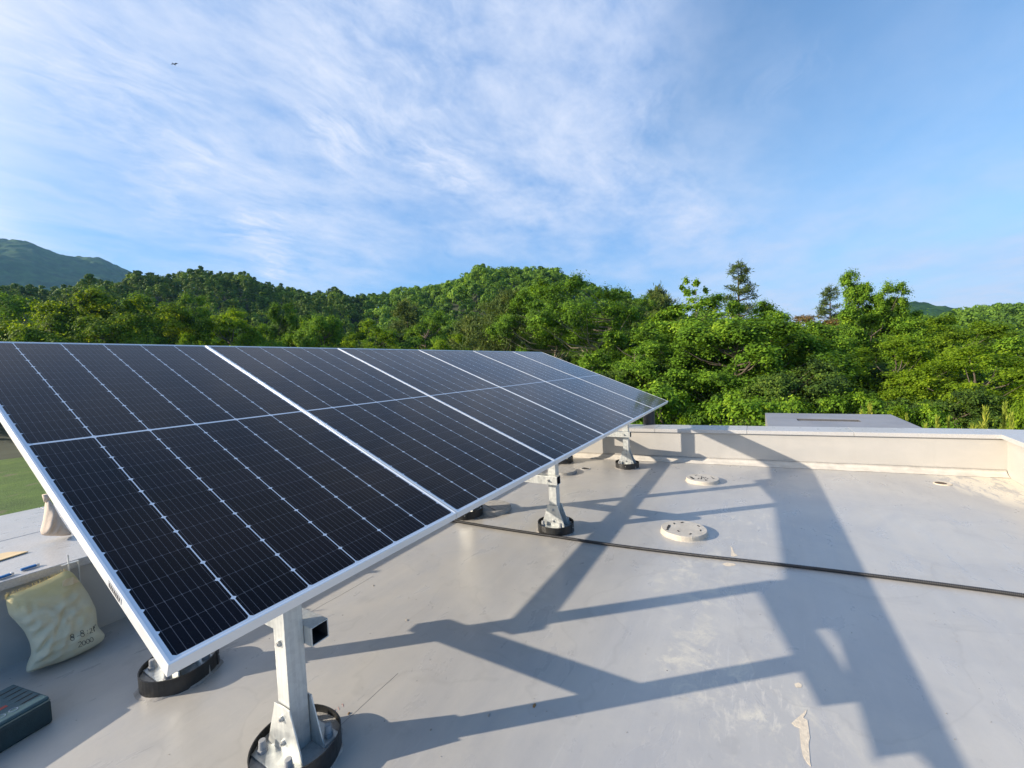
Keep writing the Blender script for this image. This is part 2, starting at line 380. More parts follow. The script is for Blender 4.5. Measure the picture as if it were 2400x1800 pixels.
# --- solar cells under glass: columns of half-cells, white string gaps, diamonds, busbars
MOD_W, MOD_H, PITCH_X = 1.035, 2.2615, 1.04
def make_cells():
    m, n, b = mat("solar_cells_under_glass")
    o = objc(n)
    x, y, z = n.sep(o)
    mx, my, midgap = 0.014, 0.016, 0.011
    cw = (MOD_W-2*mx)/6
    ch = (MOD_H/2-my-midgap/2)/13
    cx = n.m('DIVIDE', n.m('SUBTRACT', x, mx), cw)
    fx = n.m('SUBTRACT', cx, n.m('ROUND', cx))
    dxm = n.m('MULTIPLY', n.m('ABSOLUTE', fx), cw)                   # metres to the nearest string gap
    yy = n.m('SUBTRACT', n.m('ABSOLUTE', n.m('SUBTRACT', y, MOD_H/2)), midgap/2)
    cy = n.m('DIVIDE', yy, ch)
    fy = n.m('SUBTRACT', cy, n.m('ROUND', cy))
    dym = n.m('MULTIPLY', n.m('ABSOLUTE', fy), ch)
    gap = n.m('LESS_THAN', dxm, 0.0016)
    row = n.m('LESS_THAN', dym, 0.0008)
    dia = n.m('LESS_THAN', n.m('ADD', dxm, dym), 0.0078)
    mid = n.m('LESS_THAN', yy, 0.0)
    out_x = n.m('GREATER_THAN', n.m('ABSOLUTE', n.m('SUBTRACT', x, MOD_W/2)), MOD_W/2-mx)
    out_y = n.m('GREATER_THAN', yy, ch*13)
    bb = n.m('SUBTRACT', n.m('MULTIPLY', cx, 9), n.m('ADD', n.m('FLOOR', n.m('MULTIPLY', cx, 9)), 0.5))
    bus = n.m('LESS_THAN', n.m('ABSOLUTE', bb), 0.00055/(cw/9))
    # pads where the busbars end at the half-cell edge
    pad = n.m('MULTIPLY', n.m('LESS_THAN', n.m('ABSOLUTE', bb), 0.0011/(cw/9)), n.m('LESS_THAN', dym, 0.004))
    white = n.m('MAXIMUM', n.m('MAXIMUM', gap, dia), n.m('MAXIMUM', mid, n.m('MAXIMUM', out_x, out_y)))
    # each cell a slightly different dark blue
    wn = n.new('ShaderNodeTexWhiteNoise'); wn.noise_dimensions = '3D'
    oi = n.new('ShaderNodeObjectInfo')
    n.put(wn.inputs['Vector'], n.comb(n.m('FLOOR', cx), n.m('FLOOR', n.m('DIVIDE', y, ch)), n.m('MULTIPLY', oi.outputs['Random'], 50)))
    cell = n.mix(wn.outputs['Value'], (0.0022, 0.0017, 0.0028), (0.0040, 0.0031, 0.0056))
    c = n.mix(n.m('MULTIPLY', row, 0.9), cell, (0.07, 0.07, 0.078))
    c = n.mix(n.m('MULTIPLY', n.m('MAXIMUM', bus, pad), 0.7), c, (0.125, 0.122, 0.132))
    c = n.mix(white, c, (0.62, 0.66, 0.70))
    dust = n.noise(o, 7, 7, 0.7)
    spots = n.m('MULTIPLY', n.m('SUBTRACT', n.noise(o, 45, 5, 0.7), 0.66), 8, clamp=True)
    c = n.mix(n.m('ADD', n.m('MULTIPLY', n.ramp(dust, [(0.35, 0.0), (0.75, 1.0)]), 0.006), n.m('MULTIPLY', spots, 0.05)), c, (0.55, 0.5, 0.45))
    n.put(b.inputs['Base Color'], c)
    n.put(b.inputs['Roughness'], n.ramp(dust, [(0.3, 0.06), (0.7, 0.13)]))
    b.inputs['IOR'].default_value = 1.22
    b.inputs['Sheen Weight'].default_value = 0.025
    b.inputs['Sheen Roughness'].default_value = 0.35
    b.inputs['Sheen Tint'].default_value = (1.0, 0.86, 0.80, 1)
    bn = n.new('ShaderNodeBump'); bn.inputs['Strength'].default_value = 0.03; bn.inputs['Distance'].default_value = 0.01
    n.put(bn.inputs['Height'], n.noise(o, 2.5, 2))
    n.put(b.inputs['Normal'], bn.outputs[0])
    return m
M['cells'] = make_cells()

def make_leaf(name, dark, light, warm, transl=0.35):
    m = bpy.data.materials.new(name); m.use_nodes = True
    n = NT(m.node_tree); n.n.clear()
    a = n.new('ShaderNodeAttribute'); a.attribute_name = 'tint'
    oi = n.new('ShaderNodeObjectInfo')
    t = n.m('ADD', a.outputs['Fac'], n.m('MULTIPLY', n.m('SUBTRACT', oi.outputs['Random'], 0.5), 0.22), clamp=True)
    c = n.ramp(t, [(0.0, dark), (0.6, light), (1.0, warm)])
    p = n.new('ShaderNodeBsdfPrincipled')
    n.put(p.inputs['Base Color'], c); p.inputs['Roughness'].default_value = 0.7
    p.inputs['Specular IOR Level'].default_value = 0.15
    tr = n.new('ShaderNodeBsdfTranslucent')
    n.put(tr.inputs[0], n.mix(1.0, c, (1.7, 1.6, 0.45), 'MULTIPLY'))
    mx = n.new('ShaderNodeMixShader'); mx.inputs[0].default_value = transl
    n.l.new(p.outputs[0], mx.inputs[1]); n.l.new(tr.outputs[0], mx.inputs[2])
    n.l.new(mx.outputs[0], n.new('ShaderNodeOutputMaterial').inputs[0])
    return m
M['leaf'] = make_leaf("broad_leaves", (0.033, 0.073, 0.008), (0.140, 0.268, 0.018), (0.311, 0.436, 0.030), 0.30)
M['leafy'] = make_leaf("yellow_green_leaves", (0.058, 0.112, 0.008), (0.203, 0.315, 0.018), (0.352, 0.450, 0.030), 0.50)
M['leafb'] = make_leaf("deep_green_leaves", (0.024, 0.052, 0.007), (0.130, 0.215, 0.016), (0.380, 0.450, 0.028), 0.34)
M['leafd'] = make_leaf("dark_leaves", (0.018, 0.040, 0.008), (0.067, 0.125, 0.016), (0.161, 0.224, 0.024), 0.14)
M['needle'] = make_leaf("pine_needles", (0.033, 0.063, 0.019), (0.117, 0.166, 0.036), (0.221, 0.248, 0.054), 0.15)
M['needley'] = make_leaf("young_pine_needles", (0.142, 0.217, 0.035), (0.332, 0.387, 0.053), (0.568, 0.525, 0.105), 0.25)
M['dryleaf'] = make_leaf("withered_leaves", (0.12, 0.085, 0.03), (0.26, 0.17, 0.06), (0.36, 0.25, 0.10), 0.2)
M['bark'] = simple("bark", (0.12, 0.095, 0.070), 0.9, 0, 0.35, 6, 0.5, 20)
M['barkpale'] = simple("pale_bark", (0.26, 0.22, 0.16), 0.9, 0, 0.3, 5, 0.5, 20)

def make_ground():
    m, n, b = mat("mown_lawn")
    o = objc(n)
    a = n.noise(o, 0.35, 5, 0.6); f = n.noise(o, 9, 6, 0.7)
    c = n.ramp(n.m('ADD', n.m('MULTIPLY', a, 0.5), n.m('MULTIPLY', f, 0.5)), [(0.32, (0.034, 0.075, 0.008)), (0.55, (0.085, 0.160, 0.016)), (0.75, (0.17, 0.235, 0.030))])
    c = n.mix(n.m('MULTIPLY', n.m('SUBTRACT', n.noise(o, 0.9, 4), 0.62), 6, clamp=True), c, (0.16, 0.14, 0.08))
    n.put(b.inputs['Base Color'], c); b.inputs['Roughness'].default_value = 0.9
    bn = n.new('ShaderNodeBump'); bn.inputs['Strength'].default_value = 0.8; bn.inputs['Distance'].default_value = 0.08
    n.put(bn.inputs['Height'], n.noise(o, 14, 6, 0.75)); n.put(b.inputs['Normal'], bn.outputs[0])
    return m
M['ground'] = make_ground()
M['soil'] = simple("forest_floor", (0.030, 0.040, 0.016), 0.95, 0, 0.4, 0.3, 0.6, 2)
def make_far():
    m, n, b = mat("distant_woodland")
    o = objc(n)
    c = n.ramp(n.noise(o, 0.045, 7, 0.7), [(0.32, (0.012, 0.034, 0.014)), (0.5, (0.026, 0.066, 0.020)), (0.72, (0.060, 0.120, 0.026))])
    n.put(b.inputs['Base Color'], c); b.inputs['Roughness'].default_value = 1.0
    b.inputs['Specular IOR Level'].default_value = 0.1
    return m
M['far'] = make_far()


# ------------------------------------------------------------------ mesh helpers
def tag(o, label=None, cat=None, group=None, kind=None):
    if label: o['label'] = label
    if cat: o['category'] = cat
    if group: o['group'] = group
    if kind: o['kind'] = kind
    return o

def empty(name, loc=(0, 0, 0), rz=0.0):
    o = bpy.data.objects.new(name, None)
    o.empty_display_size = 0.1
    o.location = loc; o.rotation_euler = (0, 0, rz)
    COL.objects.link(o)
    return o

class MB:
    def __init__(self):
        self.v = []; self.f = []
    def add(self, vs, fs):
        k = len(self.v)
        self.v += [tuple(map(float, q)) for q in vs]
        self.f += [tuple(i+k for i in f) for f in fs]
        return self
    def box(self, c, s, rot=None):
        c = Vector(c); vs = []
        for dz_ in (-.5, .5):
            for (a, b_) in ((-.5, -.5), (.5, -.5), (.5, .5), (-.5, .5)):
                p = Vector((a*s[0], b_*s[1], dz_*s[2]))
                if rot: p = rot @ p
                vs.append(c+p)
        return self.add(vs, [(3, 2, 1, 0), (4, 5, 6, 7), (0, 1, 5, 4), (1, 2, 6, 5), (2, 3, 7, 6), (3, 0, 4, 7)])
    def prism(self, pts, vec):
        """closed polygon pts (3d) extruded by vec"""
        n_ = len(pts); vec = Vector(vec)
        vs = [Vector(p) for p in pts] + [Vector(p)+vec for p in pts]
        fs = [tuple(range(n_))[::-1], tuple(range(n_, 2*n_))]
        fs += [(i, (i+1) % n_, n_+(i+1) % n_, n_+i) for i in range(n_)]
        return self.add(vs, fs)
    def cyl(self, p0, p1, r0, r1=None, n_=16, caps=True):
        r1 = r0 if r1 is None else r1
        p0, p1 = Vector(p0), Vector(p1)
        d = (p1-p0).normalized()
        a = d.orthogonal().normalized(); b_ = d.cross(a)
        vs = []
        for p, r_ in ((p0, r0), (p1, r1)):
            for i in range(n_):
                t = 2*math.pi*i/n_
                vs.append(p + a*math.cos(t)*r_ + b_*math.sin(t)*r_)
        fs = [(i, (i+1) % n_, n_+(i+1) % n_, n_+i) for i in range(n_)]
        if caps: fs += [tuple(range(n_))[::-1], tuple(range(n_, 2*n_))]
        return self.add(vs, fs)
    def hollow(self, p0, p1, w_, h_, t, up):
        """rectangular tube with open ends; w_ across, h_ along up"""
        p0, p1 = Vector(p0), Vector(p1)
        d = (p1-p0).normalized(); up = Vector(up); up = (up-d*up.dot(d)).normalized(); sd_ = d.cross(up)
        vs = []
        for p in (p0, p1):
            for k in (0, t):
                for a, b_ in ((-1, -1), (1, -1), (1, 1), (-1, 1)):
                    vs.append(p + sd_*a*(w_/2-k) + up*b_*(h_/2-k))
        fs = []
        for i in range(4):
            j = (i+1) % 4
            fs += [(i, j, 8+j, 8+i), (4+j, 4+i, 12+i, 12+j), (j, i, 4+i, 4+j), (8+i, 8+j, 12+j, 12+i)]
        return self.add(vs, fs)
    def channel(self, p0, p1, w_, h_, t, up):
        """C channel open on the side"""
        p0, p1 = Vector(p0), Vector(p1)
        d = (p1-p0).normalized(); up = Vector(up); up = (up-d*up.dot(d)).normalized(); s_ = d.cross(up)
        prof = [(-w_/2, -h_/2), (w_/2, -h_/2), (w_/2, -h_/2+t), (-w_/2+t, -h_/2+t), (-w_/2+t, h_/2-t), (w_/2, h_/2-t), (w_/2, h_/2), (-w_/2, h_/2)]
        pts = [p0+s_*a+up*b_ for a, b_ in prof]
        return self.prism(pts, p1-p0)
    def build(self, name, m, parent=None, loc=None, bevel=0.0, smooth=False, label=None):
        me = bpy.data.meshes.new(name)
        me.from_pydata(self.v, [], self.f)
        bm = bmesh.new(); bm.from_mesh(me)
        bmesh.ops.recalc_face_normals(bm, faces=bm.faces)
        bm.to_mesh(me); bm.free()
        me.materials.append(m)
        o = bpy.data.objects.new(name, me)
        COL.objects.link(o)
        if parent: o.parent = parent
        if loc is not None: o.location = loc
        if smooth:
            me.shade_smooth()
        if bevel:
            md = o.modifiers.new("bevel", 'BEVEL'); md.width = bevel; md.segments = 2; md.limit_method = 'ANGLE'; md.angle_limit = R(40)
            md.harden_normals = False
        if label: o['label'] = label
        return o

def copy_tree(o, parent=None):
    c = o.copy(); COL.objects.link(c)
    if parent: c.parent = parent
    for ch in o.children:
        copy_tree(ch, c)
    return c

def mesh_np(name, V, Fq, m, tint=None, parent=None, smooth=False):
    me = bpy.data.meshes.new(name)
    V = np.ascontiguousarray(V, np.float32); Fq = np.ascontiguousarray(Fq, np.int32)
    k = Fq.shape[1]
    me.vertices.add(len(V)); me.vertices.foreach_set('co', V.ravel())
    me.loops.add(Fq.size); me.loops.foreach_set('vertex_index', Fq.ravel())
    me.polygons.add(len(Fq)); me.polygons.foreach_set('loop_start', np.arange(len(Fq), dtype=np.int32)*k)
    if tint is not None:
        at_ = me.attributes.new('tint', 'FLOAT', 'FACE'); at_.data.foreach_set('value', np.ascontiguousarray(tint, np.float32))
    me.update(calc_edges=True)
    me.validate()
    me.materials.append(m)
    if smooth: me.shade_smooth()
    o = bpy.data.objects.new(name, me); COL.objects.link(o)
    if parent: o.parent = parent
    return o


# ------------------------------------------------------------------ the roof
WALL_K = 0.11
def wall_x(y): return 6.5 + (0.8-y)*WALL_K
CAP = 0.48
RY, RYO = 3.55, 5.36           # rear ledge inner and outer face
FRONT = [(wall_x(-2.47), -2.47), (-4.0, -1.45)]
GROUND_Z = -3.5
corner_rear = (wall_x(RY), RY)
rng = random.Random(4)

mb = MB()
fx_, fy_ = FRONT[0]
mb.prism([(-4.0, RY, -0.2), (corner_rear[0], RY, -0.2), (fx_, fy_, -0.2), (-4.0, -1.45, -0.2)], (0, 0, 0.2))
roof = mb.build("roof_floor", M['floor'])
tag(roof, kind='structure')

# end parapet: wall, cove, coping slabs
endp = empty("parapet_wall", (wall_x(0.5), 0.5, 0))
tag(endp, "cream parapet wall with pale granite coping at the far end of the roof", "parapet")
def local(o, pts): return [(p[0]-o.location.x, p[1]-o.location.y, p[2]-o.location.z) for p in pts]
ya, yb = 5.36, -2.47-0.40
mb = MB()
mb.prism(local(endp, [(wall_x(ya), ya, -0.2), (wall_x(ya)+0.36, ya, -0.2), (wall_x(yb)+0.36, yb, -0.2), (wall_x(yb), yb, -0.2)]), (0, 0, 0.2+CAP-0.05))
mb.build("wall", M['wallpaint'], endp)
mb = MB()
prof = [(0.0, 0.0), (0.0, 0.075), (-0.02, 0.045), (-0.05, 0.022), (-0.10, 0.004), (-0.10, 0.0)]
N_ = 60
vs = []; fs = []
for i in range(N_+1):
    y_ = 3.50 + (-2.46-3.50)*i/N_
    for k, (a, b_) in enumerate(prof):
        j = rng.uniform(-.006, .006) if 0 < k < 5 else 0
        vs.append((wall_x(y_)+a*(1+rng.uniform(-.06, .06))-endp.location.x-0.001, y_-endp.location.y, max(0.002, b_+j*0.5)))
for i in range(N_):
    for k in range(len(prof)-1):
        q = i*len(prof)+k
        fs.append((q, q+1, q+1+len(prof), q+len(prof)))
MB().add(vs, fs).build("cove", M['cove'], endp, smooth=True)
ys = [5.36, 4.2, 3.02, 1.84, 1.30, 0.10, -1.08, -2.437]
for a, b_ in zip(ys[:-1], ys[1:]):
    mb = MB()
    a2, b2 = a-0.0015, b_+0.0015
    mb.prism(local(endp, [(wall_x(a2)-0.03, a2, CAP-0.05), (wall_x(a2)+0.41, a2, CAP-0.05), (wall_x(b2)+0.41, b2, CAP-0.05), (wall_x(b2)-0.03, b2, CAP-0.05)]), (0, 0, 0.05+rng.uniform(-.0015, .0015)))
    mb.build("coping_slab", M['granite'], endp, bevel=0.004)

# front parapet (only its start is in the picture)
frp = empty("parapet_wall", (3.0, -2.2, 0))
tag(frp, "cream parapet wall meeting the end wall at the right edge of the photo", "parapet")
FK = 0.085
def fy(x): return -2.47 + max(0.0, wall_x(-2.47)-x)*FK
xs_ = [wall_x(-2.47), -4.0]
mb = MB()
mb.prism(local(frp, [(xs_[0], fy(xs_[0]), -0.2), (xs_[1], fy(xs_[1]), -0.2), (xs_[1], fy(xs_[1])-0.36, -0.2), (xs_[0], fy(xs_[0])-0.36, -0.2)]), (0, 0, 0.2+CAP-0.05))
mb.build("wall", M['wallpaint'], frp)
xe = wall_x(-2.44)-0.03
cuts = [wall_x(-2.44)+0.41] + [xe-1.2*k for k in range(1, 10)]
for a, b_ in zip(cuts[:-1], cuts[1:]):
    a2, b2 = a-0.0015, b_+0.0015
    mb = MB()
    mb.prism(local(frp, [(a2, fy(a2)+0.03, CAP-0.05), (b2, fy(b2)+0.03, CAP-0.05), (b2, fy(b2)-0.41, CAP-0.05), (a2, fy(a2)-0.41, CAP-0.05)]), (0, 0, 0.0505))
    mb.build("coping_slab", M['granite'], frp, bevel=0.004)

# rear ledge: wide granite topped parapet behind the panels
rear = empty("parapet_wall", (1.0, RY, 0))
tag(rear, "low wall with broad speckled granite ledge behind the panels, bags and lighters on it", "parapet")
mb = MB()
mb.prism(local(rear, [(-4, RY, -0.2), (wall_x(RY)-0.002, RY, -0.2), (wall_x(RYO)-0.002, RYO-0.06, -0.2), (-4, RYO-0.06, -0.2)]), (0, 0, 0.2+CAP-0.05))
mb.build("wall", M['wallpaint'], rear)
xcut = [-4.0, -2.6, -1.4, -0.2, 1.0, 2.2, 3.4, 4.6, wall_x(RY)-0.04]
for a, b_ in zip(xcut[:-1], xcut[1:]):
    for (c, d) in ((RY-0.045, 4.45), (4.453, RYO)):
        mb = MB()
        bx = b_-0.003 if b_ < 6 else wall_x(c)-0.034
        bx2 = b_-0.003 if b_ < 6 else wall_x(d)-0.034
        mb.prism(local(rear, [(a, c, CAP-0.05), (bx, c, CAP-0.05), (bx2, d, CAP-0.05), (a, d, CAP-0.05)]), (0, 0, 0.05+rng.uniform(-.001, .001)))
        mb.build("coping_slab", M['granite'], rear, bevel=0.004)

# the house below the roof
house = empty("house", (1.5, 1.5, GROUND_Z))
tag(house, "pale rendered flat roofed house carrying the roof deck", "house")
mb = MB()
mb.prism(local(house, [(-4.3, RYO-0.1, GROUND_Z-0.5), (wall_x(RYO)+0.34, RYO-0.1, GROUND_Z-0.5), (wall_x(-2.8)+0.34, -2.8, GROUND_Z-0.5), (-4.3, -1.8, GROUND_Z-0.5)]), (0, 0, -GROUND_Z+0.5-0.203))
mb.build("wall", M['render'], house)

# porch roof beyond the end wall
por = empty("porch_roof", (9.2, -1.2, 0))
tag(por, "flat grey roof of a porch just beyond the end parapet, with a long slot", "roof")
X0, X1, Y0, Y1, ZT = 7.45, 11.0, -2.36, -0.20, 0.20
sx0, sx1, sy0, sy1 = 9.80, 10.10, -1.70, -0.72
mb = MB()
T = 0.30
for (a, b_, c, d) in ((X0, sx0, Y0, Y1), (sx1, X1, Y0, Y1), (sx0, sx1, Y0, sy0), (sx0, sx1, sy1, Y1)):
    mb.box(((a+b_)/2-9.2, (c+d)/2+1.2, ZT-T/2), (b_-a, d-c, T))
mb.build("roof_slab", M['greymembrane'], por)
M['slotdark'] = simple("slot_darkening", (0.085, 0.085, 0.09), 0.8)
slot_dk = MB()  # dark faces added along the slot walls to darken its inside
slot_dk.box((sx1-0.004-9.2, (sy0+sy1)/2+1.2, ZT-T/2-0.003), (0.005, sy1-sy0-.004, T))
slot_dk.box(((sx0+sx1)/2-9.2, sy0+0.004+1.2, ZT-T/2-0.003), (sx1-sx0-.016, 0.005, T))
slot_dk.box(((sx0+sx1)/2-9.2, sy1-0.004+1.2, ZT-T/2-0.003), (sx1-sx0-.016, 0.005, T))
slot_dk.box((sx0+0.004-9.2, (sy0+sy1)/2+1.2, ZT-T/2-0.003), (0.005, sy1-sy0-.004, T))
slot_dk.build("slot_dark_faces", M['slotdark'], por)
MB().box(((sx0+sx1)/2-9.2, (sy0+sy1)/2+1.2, ZT-T-0.02), (sx1-sx0+.1, sy1-sy0+.1, 0.03)).build("added_dark_slot_bottom", M['slotdark'], por)
MB().box((9.2-9.2, 0, (GROUND_Z+ZT-T-0.04)/2-0.02), (2.9, 1.9, ZT-T-0.04-GROUND_Z-.04)).build("wall", M['render'], por)

# flue pipe
p = at(1521, 985, 7.05)
fl = empty("flue_pipe", (p[0], p[1], GROUND_Z))
tag(fl, "black round flue pipe rising behind the far corner of the panel row", "pipe")
MB().cyl((0, 0, 0), (0, 0, 0.74-GROUND_Z), 0.092, n_=28).build("pipe", M['darkmetal'], fl, smooth=False)
MB().cyl((0, 0, 0.74-GROUND_Z), (0, 0, 0.80-GROUND_Z), 0.115, 0.10, n_=28).build("cap", M['darkmetal'], fl)


# ------------------------------------------------------------------ solar panels
TILT = R(22.5025)
PX0, PY0, PZ0 = 0.374, 1.1283, 1.5-0.6207
def make_panel(first):
    root = empty("solar_panel")
    lip, dep = 0.007, 0.035
    W_, H_ = MOD_W, MOD_H
    f = MB()
    # four frame profiles butted as one ring with a top lip
    o_ = [(0, 0), (W_, 0), (W_, H_), (0, H_)]
    i_ = [(lip, lip), (W_-lip, lip), (W_-lip, H_-lip), (lip, H_-lip)]
    j_ = [(0.0018, 0.0018), (W_-0.0018, 0.0018), (W_-0.0018, H_-0.0018), (0.0018, H_-0.0018)]
    k_ = [(0.028, 0.028), (W_-0.028, 0.028), (W_-0.028, H_-0.028), (0.028, H_-0.028)]
    rings = [[(x_, y_, z_) for x_, y_ in q] for q, z_ in ((i_, -0.0045), (i_, 0.0), (o_, 0.0), (o_, -dep), (k_, -dep), (k_, -dep+0.0018), (j_, -dep+0.0018), (j_, -0.0045))]
    vs = [v for rg in rings for v in rg]; fs = []
    for a in range(len(rings)):
        b_ = (a+1) % len(rings)
        for i in range(4):
            j = (i+1) % 4
            fs.append((a*4+i, a*4+j, b_*4+j, b_*4+i))
    f.add(vs, fs)
    f.build("frame", M['alu'], root, bevel=0.0012)
    g = MB().box((W_/2, H_/2, -0.0036), (W_-0.006, H_-0.006, 0.0032))
    g.build("glass", M['cells'], root)
    return root
panel_labels = [
    "solar panel at the near left end of the row, its corner over a footing",
    "second solar panel from the near left end, directly right of the nearest panel",
    "third solar panel of the row, its lower right corner above the middle front post",
    "fourth solar panel of the row, third from the far right end",
    "fifth solar panel of the row, next to the last one by the far parapet",
    "last solar panel at the far right end of the row, its corner against the trees"]
proto = make_panel(True)
panels = []
for i in range(6):
    o = proto if i == 0 else copy_tree(proto)
    o.location = (PX0 + i*PITCH_X + 0.0025, PY0, PZ0)
    o.rotation_euler = (TILT, 0, 0)
    tag(o, panel_labels[i], "solar panel", "solar panels in the row")
    panels.append(o)
# sticker on the frame side of the nearest panel
MB().box((-0.0006, 0.30, -0.018), (0.0012, 0.085, 0.016)).build("sticker", M['sticker'], panels[0])
lb = MB()
for k in range(7):
    lb.box((-0.00145, 0.268+k*0.0105, -0.0165), (0.0005, 0.006, 0.008))
lb.box((-0.00145, 0.30, -0.0235), (0.0005, 0.07, 0.0016))
lb.build("sticker_print", M['ink'], panels[0])

# ------------------------------------------------------------------ steel rack
rack = empty("panel_rack", (0.91, 1.59, 0))
tag(rack, "galvanised steel rack of posts, ties and rails carrying the row of solar panels", "rack")
RX, RYL = [0.91, 3.40, 5.88], [1.59, 2.585]
LEG = 0.075
rx0, ry0 = rack.location.x, rack.location.y
sl = math.tan(TILT)
def under(y):   # underside of the panels
    return PZ0 + (y-PY0)*sl - 0.036/math.cos(TILT)
def L(x, y, z): return (x-rx0, y-ry0, z)
PUR = 0.066      # purlin depth
def raf_c(y):    # rafter centre line
    return under(y) - (PUR+LEG/2)/math.cos(TILT)
foot_z = 0.052
def bolt_at(p, sg, r_, l_, parent):
    p0 = Vector(p); ex = Vector((sg, 0, 0))
    bt = MB().cyl(p0, p0+ex*0.009, r_, n_=6)
    bt.cyl(p0+ex*0.0085, p0+ex*l_, r_*0.52, n_=10)
    return bt.build("bolt", M['bolt'], parent)
def leg_parts(x, y, ztop):
    lg = MB().hollow(L(x, y, foot_z), L(x, y, ztop), LEG, LEG, 0.004, (0, 1, 0)).build("post", M['galv'], rack, bevel=0.004)
    hb = 0.19
    for s in (-1, 1):
        xx = x + s*(LEG/2+0.0035)
        pts = [L(xx, y-0.05, foot_z+hb), L(xx, y+0.05, foot_z+hb), L(xx, y+0.052, foot_z+hb-0.01), L(xx, y+0.115, foot_z), L(xx, y-0.115, foot_z), L(xx, y-0.052, foot_z+hb-0.01)]
        g = MB().prism(pts, (s*0.006, 0, 0))
        g.box(L(x+s*(LEG/2+0.04), y, foot_z+0.003), (0.072, 0.23, 0.006))
        g.build("foot_plate", M['galv'], lg, bevel=0.0015)
        for dz_ in (0.145, 0.05):
            bolt_at(L(xx+s*0.006, y, foot_z+dz_), s, 0.011, 0.016, lg)
        for dy_ in (-0.085, 0.085):
            p0 = Vector(L(x+s*(LEG/2+0.045), y+dy_, foot_z+0.006))
            ab = MB().cyl(p0, p0+Vector((0, 0, 0.014)), 0.019, n_=6)
            ab.cyl(p0+Vector((0, 0, 0.014)), p0+Vector((0, 0, 0.046)), 0.0145, 0.0125, n_=14)
            ab.build("anchor_bolt", M['boltcap'], lg, bevel=0.0015)
    return lg
for i, x in enumerate(RX):
    for y in RYL:
        leg_parts(x, y, raf_c(y) + 0.02)
    s = 1 if i == 0 else -1
    tx = x + s*(LEG/2+LEG/2+0.001)
    tie = MB().hollow(L(tx, RYL[0]-0.085, 0.487), L(tx, RYL[1]+0.085, 0.487), LEG, LEG, 0.0045, (0, 0, 1)).build("tie_beam", M['galv'], rack, bevel=0.003)
    MB().hollow(L(tx, RYL[0]-0.083, 0.487), L(tx, RYL[1]+0.083, 0.487), LEG-0.0094, LEG-0.0094, 0.002, (0, 0, 1)).build("bore_shade", M['bore_shade'], tie)  # added sleeve, its dark colour painting the shade inside the tie
    for y in RYL:
        bolt_at(L(tx+s*LEG/2, y, 0.487), s, 0.0125, 0.024, tie)
        if s > 0: bolt_at(L(x-LEG/2, y, 0.487), -1, 0.0125, 0.014, tie)
    # sloping rafter beside the posts
    rxp = x - s*(LEG+0.001)
    y0_, y1_ = 1.335, 2.70
    MB().hollow(L(rxp, y0_, raf_c(y0_)), L(rxp, y1_, raf_c(y1_)), LEG, LEG, 0.0045, (0, 0, 1)).build("rafter", M['galv'], rack, bevel=0.003)
# long beam along the rear posts
MB().hollow(L(RX[0]-0.16, RYL[1]+LEG+0.001, 0.745), L(RX[2]+0.16, RYL[1]+LEG+0.001, 0.745), LEG, LEG, 0.0045, (0, 0, 1)).build("long_beam", M['galv'], rack, bevel=0.003)
# purlins under the panels
for y, xs0 in ((1.42, 0.405), (2.04, 0.755), (2.64, 0.405)):
    cz = under(y) - (PUR/2+0.001)/math.cos(TILT)
    MB().channel(L(xs0, y, cz), L(PX0+6*PITCH_X-0.12, y, cz), 0.045, PUR, 0.004, (0, -math.sin(TILT), math.cos(TILT))).build("purlin", M['galv'], rack)

